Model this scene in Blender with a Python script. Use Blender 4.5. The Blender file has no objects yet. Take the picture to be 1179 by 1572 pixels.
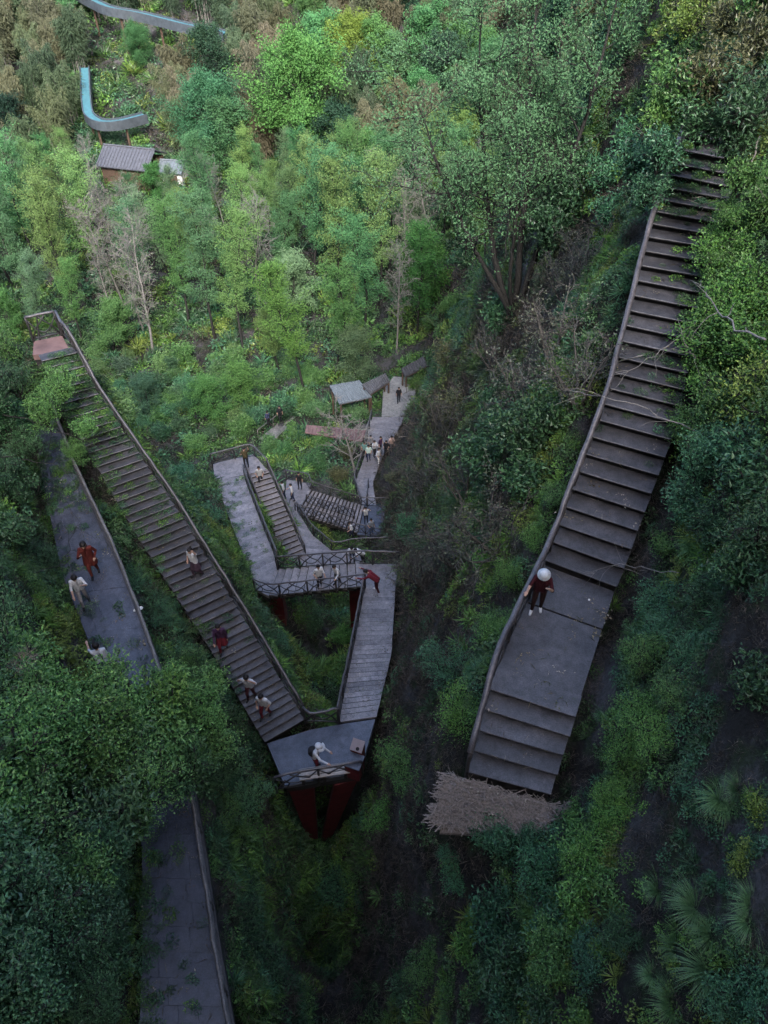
import bpy, math, random
import numpy as np
from mathutils import Vector, Matrix

random.seed(7)
RNG = np.random.default_rng(11)
R = math.radians
scene = bpy.context.scene
COL = scene.collection

# ------------------------------------------------------------------ camera, sky, sun, exposure
CAM_H = 50.0
PITCH = R(46.0)
HAZE = 0.0                     # density of the valley air
FOC = 1187.0                     # focal length in photo pixels (1179 x 1572)
cam_d = bpy.data.cameras.new('camera')
cam = bpy.data.objects.new('camera', cam_d)
COL.objects.link(cam)
cam.location = (0, 0, CAM_H)
cam.rotation_euler = (math.pi / 2 - PITCH, 0, 0)
cam_d.sensor_fit = 'VERTICAL'
cam_d.sensor_height = 24.0
cam_d.lens = 24.0 * FOC / 1572.0
cam_d.clip_start = 0.1
cam_d.clip_end = 2000.0
scene.camera = cam

SUN_EL, SUN_AZ = R(43), R(172)   # soft cloudy light from behind the unseen cliff raised to shade the gorge
world = bpy.data.worlds.new('World')
scene.world = world
world.use_nodes = True
wn = world.node_tree.nodes
sky = wn.new('ShaderNodeTexSky')
sky.sky_type = 'NISHITA'
sky.sun_disc = False
sky.sun_elevation = SUN_EL
sky.sun_rotation = SUN_AZ
sky.air_density = 0.95
sky.dust_density = 4.5
sky.altitude = 300
world.node_tree.links.new(sky.outputs[0], wn['Background'].inputs[0])
wn['Background'].inputs[1].default_value = 0.15
sun_d = bpy.data.lights.new('sun', 'SUN')
sun_d.energy = 1.15
sun_d.angle = R(14)
sun_d.color = (1.0, 0.98, 0.95)
sun = bpy.data.objects.new('sun', sun_d)
COL.objects.link(sun)
sdir = Vector((math.sin(SUN_AZ) * math.cos(SUN_EL), math.cos(SUN_AZ) * math.cos(SUN_EL), math.sin(SUN_EL)))
sun.rotation_euler = sdir.to_track_quat('Z', 'Y').to_euler()
sun.location = (0, 0, 90)

scene.view_settings.view_transform = 'Standard'
scene.view_settings.look = 'None'
scene.view_settings.exposure = 2.4
scene.view_settings.gamma = 1.0
scene.render.engine = 'CYCLES'
cy = scene.cycles
cy.max_bounces = 5
cy.diffuse_bounces = 3
cy.glossy_bounces = 2
cy.transmission_bounces = 3
cy.transparent_max_bounces = 4
cy.volume_bounces = 0
cy.use_denoising = True
cy.use_adaptive_sampling = True
cy.adaptive_threshold = 0.02
cy.caustics_reflective = False
cy.caustics_refractive = False

# ------------------------------------------------------------------ helpers
S_, C_ = math.sin(PITCH), math.cos(PITCH)

def spot(px, py, h):
    """Place at height h that lies along the sight line of a photo point."""
    xc = (px - 589.5) / FOC
    yc = (786 - py) / FOC
    d = (CAM_H - h) / (S_ - yc * C_)
    return np.array([d * xc, d * (C_ + yc * S_), h])

def project(P):
    """Photo coordinates of world points (n,3) -> px, py, depth."""
    P = np.asarray(P, float).reshape(-1, 3)
    q = P - np.array([0, 0, CAM_H])
    d = q[:, 1] * C_ - q[:, 2] * S_
    u = q[:, 1] * S_ + q[:, 2] * C_
    dd = np.maximum(d, 1e-3)
    return 589.5 + FOC * q[:, 0] / dd, 786 - FOC * u / dd, d

def in_view(P, m=60):
    x, y, d = project(P)
    return (d > 1) & (x > -m) & (x < 1179 + m) & (y > -m) & (y < 1572 + m)

def unit(v):
    v = np.asarray(v, float)
    return v / max(np.linalg.norm(v), 1e-9)

class Geo:
    """Collects vertices, faces (tri/quad) and per-face attributes."""
    def __init__(self):
        self.V, self.F, self.A, self.M, self.n = [], [], [], [], 0
    def add(self, V, F, a=1.0, m=0):
        V = np.asarray(V, float).reshape(-1, 3)
        self.V.append(V)
        for f in F:
            self.F.append(tuple(int(i) + self.n for i in f))
            self.A.append(a)
            self.M.append(m)
        self.n += len(V)
    def box(self, c, s, rot=None, a=1.0, m=0):
        c = np.asarray(c, float)
        h = np.asarray(s, float) / 2
        P = np.array([[x, y, z] for x in (-1, 1) for y in (-1, 1) for z in (-1, 1)]) * h
        if rot is not None:
            P = P @ np.array(rot).T
        self.add(P + c, [(0, 1, 3, 2), (4, 6, 7, 5), (0, 4, 5, 1), (2, 3, 7, 6), (0, 2, 6, 4), (1, 5, 7, 3)], a, m)
    def tube(self, pts, rad, sides=5, cap=True, a=1.0, m=0):
        pts = np.asarray(pts, float)
        n = len(pts)
        rad = np.broadcast_to(np.asarray(rad, float), (n,))
        T = np.gradient(pts, axis=0)
        T /= np.maximum(np.linalg.norm(T, axis=1, keepdims=True), 1e-9)
        ref = np.array([0, 0, 1.0]) if abs(T[0][2]) < 0.9 else np.array([1.0, 0, 0])
        Vs = []
        ang = np.linspace(0, 2 * math.pi, sides, endpoint=False)
        for i in range(n):
            u = np.cross(T[i], ref)
            u /= max(np.linalg.norm(u), 1e-9)
            w = np.cross(u, T[i])
            ref = np.cross(T[i], u) * -1 if False else ref
            Vs.append(pts[i] + rad[i] * (np.cos(ang)[:, None] * u + np.sin(ang)[:, None] * w))
        F = []
        for i in range(n - 1):
            for k in range(sides):
                k2 = (k + 1) % sides
                F.append((i * sides + k, i * sides + k2, (i + 1) * sides + k2, (i + 1) * sides + k))
        if cap:
            F.append(tuple(range(sides - 1, -1, -1)))
            F.append(tuple((n - 1) * sides + k for k in range(sides)))
        self.add(np.concatenate(Vs), F, a, m)
    def prism(self, top, depth, a=1.0, m=0):
        """Slab below a top polygon (list of xyz, counter-clockwise from above)."""
        top = np.asarray(top, float)
        n = len(top)
        bot = top - np.array([0, 0, depth])
        F = [tuple(range(n)), tuple(range(2 * n - 1, n - 1, -1))]
        for i in range(n):
            j = (i + 1) % n
            F.append((i, i + n, j + n, j))
        self.add(np.concatenate([top, bot]), F, a, m)
    def tread(self, top, depth, front, a=1.0, ch=0.013, wear=1.5):
        """Slab whose edges facing `front` carry a worn chamfer."""
        top = np.asarray(top, float)
        n = len(top)
        c = top.mean(axis=0)
        ks = [k for k in range(n) if np.dot(unit(((top[k] + top[(k + 1) % n]) / 2 - c) * [1, 1, 0]), front) > 0.7]
        k = ks[0] if ks else 0
        t2 = top.copy()
        k2 = (k + 1) % n
        t2[k] = t2[k] - front * ch
        t2[k2] = t2[k2] - front * ch
        low = top.copy()
        low[:, 2] -= 0.0
        low[k][2] -= ch
        low[k2][2] -= ch
        bot = top - np.array([0, 0, depth])
        V = np.concatenate([t2, low[[k, k2]], bot])
        up = lambda i: n if i == k else (n + 1 if i == k2 else i)
        self.add(V, [tuple(range(n)), tuple(range(2 * n + 1, n + 1, -1))], a)
        b = self.n - len(V)
        def f(ix, sh):
            self.F.append(tuple(b + i for i in ix)); self.A.append(sh); self.M.append(0)
        for i in range(n):
            j = (i + 1) % n
            if i == k:
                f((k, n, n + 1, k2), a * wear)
                f((n, n + 2 + k, n + 2 + k2, n + 1), a * 0.45)  # front face darkened: shade under the nosing is put into the colour
            elif i == k2:
                f((i, n + 1, n + 2 + i, n + 2 + j, j), a)
            elif j == k:
                f((i, n + 2 + i, n + 2 + j, n, j), a)
            else:
                f((i, n + 2 + i, n + 2 + j, j), a)
    def lathe(self, prof, c, sides=16, a=1.0, m=0, rot=None):
        ang = np.linspace(0, 2 * math.pi, sides, endpoint=False)
        V = []
        for r, z in prof:
            V += [[r * math.cos(t), r * math.sin(t), z] for t in ang]
        V = np.array(V)
        if rot is not None:
            V = V @ np.array(rot).T
        F = []
        for i in range(len(prof) - 1):
            for k in range(sides):
                k2 = (k + 1) % sides
                F.append((i * sides + k, i * sides + k2, (i + 1) * sides + k2, (i + 1) * sides + k))
        self.add(V + np.asarray(c, float), F, a, m)

def mesh_np(name, V, F, smooth=False, attr=None, mats=None, midx=None):
    me = bpy.data.meshes.new(name)
    V = np.asarray(V, np.float32)
    if isinstance(F, np.ndarray):
        k = F.shape[1]
        me.vertices.add(len(V))
        me.vertices.foreach_set('co', V.ravel())
        me.loops.add(F.size)
        me.loops.foreach_set('vertex_index', F.astype(np.int32).ravel())
        me.polygons.add(len(F))
        me.polygons.foreach_set('loop_start', np.arange(0, F.size, k, dtype=np.int32))
        me.update(calc_edges=True)
    else:
        me.from_pydata(V.tolist(), [], F)
    if attr is not None:
        at = me.attributes.new('shade', 'FLOAT', 'FACE')
        at.data.foreach_set('value', np.asarray(attr, np.float32))
    if mats:
        for m in mats:
            me.materials.append(m)
    if midx is not None:
        me.polygons.foreach_set('material_index', np.asarray(midx, np.int32))
    me.polygons.foreach_set('use_smooth', np.full(len(me.polygons), smooth))
    me.update()
    return me

def link(name, me, parent=None, loc=None):
    o = bpy.data.objects.new(name, me)
    COL.objects.link(o)
    if parent is not None:
        o.parent = parent
    if loc is not None:
        o.location = loc
    return o

def tag(o, label=None, cat=None, group=None, kind=None):
    if label: o['label'] = label
    if cat: o['category'] = cat
    if group: o['group'] = group
    if kind: o['kind'] = kind
    return o

def thing(name, loc, label, cat, group=None):
    o = bpy.data.objects.new(name, None)
    o.empty_display_size = 0.2
    COL.objects.link(o)
    o.location = tuple(float(v) for v in loc)
    return tag(o, label, cat, group)

def part(name, g, mat, parent=None, smooth=False, label=None):
    """Geo in world coordinates -> one mesh object under its thing (no rotation on things built so)."""
    V = np.concatenate(g.V)
    org = np.array(parent_origin(parent)) if parent is not None else V.mean(axis=0) * np.array([1, 1, 0]) + np.array([0, 0, V[:, 2].min()])
    me = mesh_np(name, V - org, g.F, smooth, g.A, mat if isinstance(mat, (list, tuple)) else [mat], g.M)
    o = link(name, me, parent, None if parent is not None else tuple(org))
    if label: o['label'] = label
    return o

def parent_origin(p):
    v = Vector((0, 0, 0))
    while p is not None:
        v += p.location
        p = p.parent
    return v

def copy_tree(o, parent=None):
    c = o.copy()
    COL.objects.link(c)
    c.parent = parent
    for ch in o.children:
        copy_tree(ch, c)
    return c

# value noise -------------------------------------------------------
def _hash(ix, iy, iz, seed):
    n = (ix.astype(np.int64) * 374761393 + iy.astype(np.int64) * 668265263 + iz.astype(np.int64) * 2147483647 + seed * 974711) & 0x7fffffff
    n = ((n ^ (n >> 13)) * 1274126177) & 0x7fffffff
    n = (n ^ (n >> 16)) & 0xffff
    return n / 65535.0

def vnoise(P, seed=0):
    P = np.asarray(P, float)
    i = np.floor(P).astype(np.int64)
    f = P - i
    f = f * f * (3 - 2 * f)
    out = 0
    for dx in (0, 1):
        for dy in (0, 1):
            for dz in (0, 1):
                w = (f[:, 0] if dx else 1 - f[:, 0]) * (f[:, 1] if dy else 1 - f[:, 1]) * (f[:, 2] if dz else 1 - f[:, 2])
                out = out + w * _hash(i[:, 0] + dx, i[:, 1] + dy, i[:, 2] + dz, seed)
    return out

def fbm(P, seed=0, octv=4):
    s, a, t = 0, 0.5, 0
    for k in range(octv):
        s = s + a * vnoise(np.asarray(P) * (2.03 ** k), seed + k * 17)
        t += a
        a *= 0.5
    return s / t

# ------------------------------------------------------------------ materials
def new_mat(name):
    m = bpy.data.materials.new(name)
    m.use_nodes = True
    nt = m.node_tree
    b = nt.nodes['Principled BSDF']
    return m, nt, b

def N(nt, typ, **kw):
    n = nt.nodes.new(typ)
    for k, v in kw.items():
        setattr(n, k, v)
    return n

def ramp(nt, fac, stops):
    r = N(nt, 'ShaderNodeValToRGB')
    el = r.color_ramp.elements
    while len(el) < len(stops):
        el.new(0.5)
    for e, (p, c) in zip(el, stops):
        e.position = p
        e.color = (*c, 1) if len(c) == 3 else c
    nt.links.new(fac, r.inputs[0])
    return r.outputs[0]

def noise(nt, scale, detail=4, rough=0.6, coord='Object', dim='3D'):
    tc = N(nt, 'ShaderNodeTexCoord') if coord != 'Position' else N(nt, 'ShaderNodeNewGeometry')
    n = N(nt, 'ShaderNodeTexNoise')
    n.inputs['Scale'].default_value = scale
    n.inputs['Detail'].default_value = detail
    n.inputs['Roughness'].default_value = rough
    nt.links.new(tc.outputs[coord], n.inputs['Vector'])
    return n.outputs['Fac']

def mixc(nt, fac, a, b, mode='MIX'):
    m = N(nt, 'ShaderNodeMix', data_type='RGBA', blend_type=mode)
    for sock, v in ((0, fac), (6, a), (7, b)):
        if hasattr(v, 'is_output') or isinstance(v, bpy.types.NodeSocket):
            nt.links.new(v, m.inputs[sock])
        elif sock == 0:
            m.inputs[0].default_value = v
        else:
            m.inputs[sock].default_value = (*v, 1)
    return m.outputs[2]

def bump(nt, b, h, strength=0.4, dist=0.03):
    n = N(nt, 'ShaderNodeBump')
    n.inputs['Strength'].default_value = strength
    n.inputs['Distance'].default_value = dist
    nt.links.new(h, n.inputs['Height'])
    nt.links.new(n.outputs[0], b.inputs['Normal'])

def stone_mat(name, c0, c1, moss=(0.035, 0.05, 0.022), moss_lo=0.62, rough=(0.35, 0.7), grain=30):
    m, nt, b = new_mat(name)
    big = noise(nt, 0.9, 5, 0.65, 'Position')
    fine = noise(nt, grain, 3, 0.7, 'Position')
    base = ramp(nt, big, [(0.3, c0), (0.7, c1)])
    base = mixc(nt, 0.75, base, ramp(nt, fine, [(0.3, (0.35, 0.35, 0.37)), (0.72, (1.35, 1.33, 1.33))]), 'MULTIPLY')
    blot = noise(nt, 4.5, 7, 0.75, 'Position')
    base = mixc(nt, 0.9, base, ramp(nt, blot, [(0.32, (0.45, 0.45, 0.47)), (0.5, (0.95, 0.95, 0.95)), (0.7, (1.45, 1.43, 1.42))]), 'MULTIPLY')
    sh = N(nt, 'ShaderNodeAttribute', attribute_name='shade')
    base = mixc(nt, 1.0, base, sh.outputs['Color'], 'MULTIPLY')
    mn = noise(nt, 1.7, 6, 0.7, 'Position')
    mf = ramp(nt, mn, [(moss_lo, (0, 0, 0)), (moss_lo + 0.16, (0.85, 0.85, 0.85))])
    base = mixc(nt, mf, base, moss)
    nt.links.new(base, b.inputs['Base Color'])
    rr = N(nt, 'ShaderNodeMapRange')
    rr.inputs[3].default_value, rr.inputs[4].default_value = rough
    nt.links.new(noise(nt, 2.3, 5, 0.7, 'Position'), rr.inputs[0])
    nt.links.new(rr.outputs[0], b.inputs['Roughness'])
    bump(nt, b, fine, 0.5, 0.012)
    return m

def plain_mat(name, c, rough=0.6, metal=0.0, var=0.35, scale=9, spec=0.4):
    m, nt, b = new_mat(name)
    n = noise(nt, scale, 4, 0.65, 'Position')
    col = mixc(nt, 1.0, tuple(c), ramp(nt, n, [(0.3, (1 - var,) * 3), (0.72, (1 + var,) * 3)]), 'MULTIPLY')
    nt.links.new(col, b.inputs['Base Color'])
    b.inputs['Roughness'].default_value = rough
    b.inputs['Metallic'].default_value = metal
    b.inputs['Specular IOR Level'].default_value = spec
    bump(nt, b, n, 0.25, 0.02)
    return m

def leaf_mat(name, source, trans=0.28, rough=0.42, spec=0.4):
    """source: 'object' (object colour) or 'instancer' (tint of each scattered point)."""
    m, nt, b = new_mat(name)
    if source == 'object':
        oi = N(nt, 'ShaderNodeObjectInfo')
        col = oi.outputs['Color']
    else:
        at = N(nt, 'ShaderNodeAttribute', attribute_name='tint', attribute_type='INSTANCER')
        col = at.outputs['Color']
    sh = N(nt, 'ShaderNodeAttribute', attribute_name='shade')
    hue = N(nt, 'ShaderNodeHueSaturation')
    mr = N(nt, 'ShaderNodeMapRange')
    mr.inputs[1].default_value, mr.inputs[2].default_value = 0.55, 1.45
    mr.inputs[3].default_value, mr.inputs[4].default_value = 0.515, 0.482
    nt.links.new(sh.outputs['Fac'], mr.inputs[0])
    nt.links.new(mr.outputs[0], hue.inputs['Hue'])
    nt.links.new(sh.outputs['Fac'], hue.inputs['Value'])
    nt.links.new(col, hue.inputs['Color'])
    nt.links.new(hue.outputs[0], b.inputs['Base Color'])
    b.inputs['Roughness'].default_value = rough
    b.inputs['Specular IOR Level'].default_value = spec
    tr = N(nt, 'ShaderNodeBsdfTranslucent')
    nt.links.new(hue.outputs[0], tr.inputs[0])
    mx = N(nt, 'ShaderNodeMixShader')
    mx.inputs[0].default_value = trans
    nt.links.new(b.outputs[0], mx.inputs[1])
    nt.links.new(tr.outputs[0], mx.inputs[2])
    nt.links.new(mx.outputs[0], nt.nodes['Material Output'].inputs[0])
    return m

M_LEAF = leaf_mat('leaf', 'object')
M_TREELEAF = leaf_mat('tree_leaf', 'object', 0.36, 0.65, 0.15)
M_COVER = leaf_mat('cover_leaf', 'instancer')
M_BARK = plain_mat('bark', (0.024, 0.023, 0.022), 0.85, 0, 0.5, 14, 0.2)
M_PALEBARK = plain_mat('pale_bark', (0.17, 0.16, 0.15), 0.85, 0, 0.4, 14, 0.2)
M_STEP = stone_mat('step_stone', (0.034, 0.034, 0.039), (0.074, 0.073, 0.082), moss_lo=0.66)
M_PAVE = stone_mat('wet_paving', (0.032, 0.037, 0.055), (0.075, 0.083, 0.112), rough=(0.22, 0.5), moss_lo=0.68)
M_LIGHTSTEP = stone_mat('skylit_step_stone', (0.12, 0.113, 0.123), (0.2, 0.19, 0.2), rough=(0.25, 0.55), moss_lo=0.74)  # step stone made paler: sky reflection on these flights put into the colour
M_BODY = stone_mat('stair_body', (0.012, 0.011, 0.012), (0.025, 0.022, 0.023), rough=(0.7, 0.9), moss_lo=0.6)  # near black: the shade on the risers is put into this colour
M_RAIL = stone_mat('railing_concrete', (0.018, 0.017, 0.019), (0.045, 0.042, 0.045), moss=(0.06, 0.07, 0.035), rough=(0.45, 0.75), moss_lo=0.62)
M_HAND = stone_mat('handrail_concrete', (0.05, 0.047, 0.053), (0.1, 0.094, 0.102), moss=(0.07, 0.078, 0.045), rough=(0.3, 0.5), moss_lo=0.66)  # lighter than the lattice: sky reflection on the rail tops painted in
M_PALERAIL = stone_mat('railing_pale', (0.08, 0.076, 0.076), (0.14, 0.132, 0.13), moss=(0.07, 0.08, 0.045), rough=(0.5, 0.8), moss_lo=0.6)
M_REDWALL = plain_mat('red_support', (0.075, 0.007, 0.01), 0.75, 0, 0.4, 3)  # red-tinted shadow put into the supports' colour; also the bin's own maroon
M_TILE = plain_mat('grey_roof', (0.06, 0.063, 0.075), 0.55, 0, 0.35, 4)
M_METALROOF = plain_mat('sheet_roof', (0.1, 0.12, 0.14), 0.55, 0.0, 0.25, 3)
M_WHITEWALL = plain_mat('plaster', (0.5, 0.5, 0.5), 0.8, 0, 0.25, 2)
M_WOOD = plain_mat('dark_wood', (0.07, 0.045, 0.032), 0.7, 0, 0.4, 8)
M_PALEWOOD = plain_mat('pale_wood', (0.3, 0.27, 0.25), 0.7, 0, 0.3, 8)
M_SLIDE = plain_mat('blue_slide', (0.045, 0.13, 0.155), 0.55, 0, 0.2, 2, 0.5)
M_SLIDEWALL = plain_mat('slide_wall', (0.045, 0.055, 0.065), 0.6, 0, 0.3, 2)
M_PINK = plain_mat('pink_matting', (0.13, 0.08, 0.078), 0.85, 0, 0.35, 1.2)
M_PLAZA = stone_mat('plaza_stone', (0.13, 0.13, 0.125), (0.22, 0.215, 0.205), rough=(0.5, 0.8), moss_lo=0.66)
M_THATCH = plain_mat('brushwood', (0.2, 0.178, 0.168), 0.9, 0, 0.5, 20, 0.15)
M_STAKE = plain_mat('stake', (0.33, 0.31, 0.27), 0.8, 0, 0.3, 20)
M_STRAW = plain_mat('dead_grass', (0.26, 0.22, 0.17), 0.8, 0, 0.3, 6)

def terrain_mat():
    m, nt, b = new_mat('earth_and_rock')
    n1 = noise(nt, 0.35, 6, 0.65, 'Position')
    n2 = noise(nt, 2.6, 6, 0.72, 'Position')
    n3 = noise(nt, 11, 5, 0.75, 'Position')
    soil = ramp(nt, n2, [(0.3, (0.011, 0.0105, 0.0105)), (0.6, (0.026, 0.0245, 0.024)), (0.8, (0.05, 0.046, 0.044))])
    rock = ramp(nt, n3, [(0.3, (0.035, 0.034, 0.036)), (0.55, (0.075, 0.072, 0.076)), (0.75, (0.14, 0.135, 0.135))])
    c = mixc(nt, ramp(nt, n1, [(0.45, (0, 0, 0)), (0.58, (1, 1, 1))]), soil, rock)
    moss = ramp(nt, n3, [(0.35, (0.012, 0.022, 0.01)), (0.65, (0.035, 0.055, 0.022))])
    c = mixc(nt, ramp(nt, noise(nt, 1.1, 6, 0.7, 'Position'), [(0.48, (0, 0, 0)), (0.6, (0.9, 0.9, 0.9))]), c, moss)
    nt.links.new(c, b.inputs['Base Color'])
    b.inputs['Roughness'].default_value = 0.85
    b.inputs['Specular IOR Level'].default_value = 0.25
    h = N(nt, 'ShaderNodeMath', operation='ADD')
    nt.links.new(n2, h.inputs[0])
    nt.links.new(n3, h.inputs[1])
    bump(nt, b, h.outputs[0], 0.9, 0.18)
    return m
M_TERRAIN = terrain_mat()

# ------------------------------------------------------------------ path geometry (edges in world metres)
class Edge:
    def __init__(self, pts):
        self.p = np.asarray(pts, float)
        seg = np.linalg.norm(np.diff(self.p[:, :2], axis=0), axis=1)
        self.s = np.concatenate([[0], np.cumsum(seg)])
        self.len = self.s[-1]
    def __call__(self, t):
        s = t * self.len
        return np.array([np.interp(s, self.s, self.p[:, k]) for k in range(3)])

FOOT = []       # (left Edge, right Edge) footprints used to carve the terrain and keep plants off
def foot(L, Rr, keep=0.25):
    FOOT.append((L, Rr, keep))

# right hand upper staircase
R_lo_L = Edge([spot(716, 1188, 33.45), spot(757, 1032, 34.6)])
R_lo_R = Edge([spot(842, 1222, 33.45), spot(889, 1077, 34.6)])
R_la_L = Edge([spot(757, 1032, 34.6), spot(836, 868, 34.6)])
R_la_R = Edge([spot(889, 1077, 34.6), spot(943, 908, 34.6)])
R_up_L = Edge([spot(836, 868, 34.6), spot(922, 640, 36.95), spot(990, 372, 39.6)])
R_up_R = Edge([spot(943, 908, 34.6), spot(1035, 660, 36.95), spot(1085, 388, 39.6)])
R_top_L = Edge([spot(990, 372, 39.6), spot(1042, 232, 41.2), spot(1078, 150, 42.3)])
R_top_R = Edge([spot(1085, 388, 39.6), spot(1132, 250, 41.2), spot(1168, 168, 42.3)])
# left hand walkway
W_L = Edge([spot(48, 640, 31.5), spot(66, 740, 31.1), spot(95, 880, 30.5), spot(150, 1020, 30.2), spot(205, 1180, 29.95), spot(218, 1300, 29.8), spot(219, 1450, 29.6), spot(210, 1680, 29.4)])
W_R = Edge([spot(84, 640, 31.5), spot(122, 740, 31.1), spot(187, 880, 30.5), spot(240, 1020, 30.2), spot(287, 1180, 29.95), spot(308, 1300, 29.8), spot(330, 1450, 29.6), spot(370, 1680, 29.4)])
# left staircase
LS_L = Edge([spot(408, 1140, 25.3), spot(320, 990, 27.3), spot(213, 825, 29.9), spot(110, 648, 32.6), spot(62, 548, 34.1)])
LS_R = Edge([spot(466, 1106, 25.3), spot(382, 965, 27.3), spot(275, 793, 29.9), spot(158, 625, 32.6), spot(112, 536, 34.1)])
LT = [spot(50, 545, 34.1), spot(108, 540, 34.1), spot(95, 515, 34.1), spot(52, 524, 34.1)]
# viewing platform at the turn
PLAT = [spot(437, 1206, 25.3), spot(553, 1186, 25.3), spot(576, 1104, 25.3), spot(522, 1112, 25.3), spot(478, 1120, 25.3), spot(410, 1141, 25.3)]
# central flight going down away from the platform
CF_L = Edge([spot(522, 1108, 25.15), spot(541, 1010, 22.8), spot(561, 905, 20.8)])
CF_R = Edge([spot(577, 1100, 25.15), spot(600, 1000, 22.8), spot(606, 905, 20.8)])
CL = [spot(559, 905, 20.8), spot(606, 905, 20.8), spot(612, 866, 20.8), spot(552, 866, 20.8)]
# bridge flight to the left
BR_L = Edge([spot(557, 866, 20.8), spot(428, 876, 19.0)])
BR_R = Edge([spot(561, 900, 20.8), spot(413, 915, 19.0)])
# corner slab and long descending ramp of shallow steps
BC = [spot(413, 915, 19.0), spot(428, 876, 19.0), spot(424, 862, 19.0), spot(386, 880, 19.0), spot(393, 905, 19.0)]
RP_L = Edge([spot(388, 884, 19.0), spot(362, 820, 17.2), spot(340, 760, 15.2), spot(330, 738, 14.4)])
RP_R = Edge([spot(425, 866, 19.0), spot(399, 800, 17.0), spot(378, 745, 15.0), spot(374, 731, 14.4)])
RL = [spot(330, 738, 14.3), spot(410, 722, 14.3), spot(390, 697, 14.3), spot(327, 712, 14.3)]
# flight back under the bridge
F4_L = Edge([spot(382, 728, 14.2), spot(434, 866, 11.2)])
F4_R = Edge([spot(410, 720, 14.2), spot(468, 852, 11.2)])
AL = [spot(430, 872, 11.2), spot(560, 866, 11.2), spot(545, 842, 11.2), spot(500, 846, 11.2), spot(464, 848, 11.2)]
# curved flight going down to the next turn
F5_L = Edge([spot(462, 848, 11.2), spot(452, 815, 10.0), spot(440, 775, 8.6)])
F5_R = Edge([spot(512, 850, 11.2), spot(478, 820, 10.0), spot(456, 785, 8.6)])
BL = [spot(436, 778, 8.6), spot(458, 788, 8.6), spot(478, 742, 8.6), spot(440, 736, 8.6)]
F6_L = Edge([spot(474, 752, 8.6), spot(560, 778, 6.2)])
F6_R = Edge([spot(452, 786, 8.6), spot(550, 818, 6.2)])
DL = [spot(548, 820, 6.2), spot(585, 824, 6.2), spot(592, 776, 6.2), spot(556, 774, 6.2)]
FP_L = Edge([spot(556, 776, 6.2), spot(545, 742, 6.0), spot(560, 700, 5.6), spot(566, 668, 5.2), spot(572, 640, 4.8)])
FP_R = Edge([spot(578, 776, 6.2), spot(572, 742, 6.0), spot(587, 700, 5.6), spot(606, 668, 5.2), spot(622, 640, 4.8)])

for a in ((R_lo_L, R_lo_R), (R_la_L, R_la_R), (R_up_L, R_up_R), (R_top_L, R_top_R), (W_L, W_R), (LS_L, LS_R), (CF_L, CF_R), (BR_L, BR_R),
          (RP_L, RP_R), (F4_L, F4_R), (F5_L, F5_R), (F6_L, F6_R), (FP_L, FP_R)):
    foot(*a)
SLABS = [LT, PLAT, CL, BC, RL, AL, BL, DL]
for sl in SLABS:
    p = np.array(sl)
    c = p.mean(axis=0)
    far = sorted(range(len(p)), key=lambda i: p[i][1])
    half = len(p) // 2
    lo, hi = p[far[:half]], p[far[-half:]]
    foot(Edge([lo[np.argmin(lo[:, 0])], hi[np.argmin(hi[:, 0])]]), Edge([lo[np.argmax(lo[:, 0])], hi[np.argmax(hi[:, 0])]]))

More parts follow.
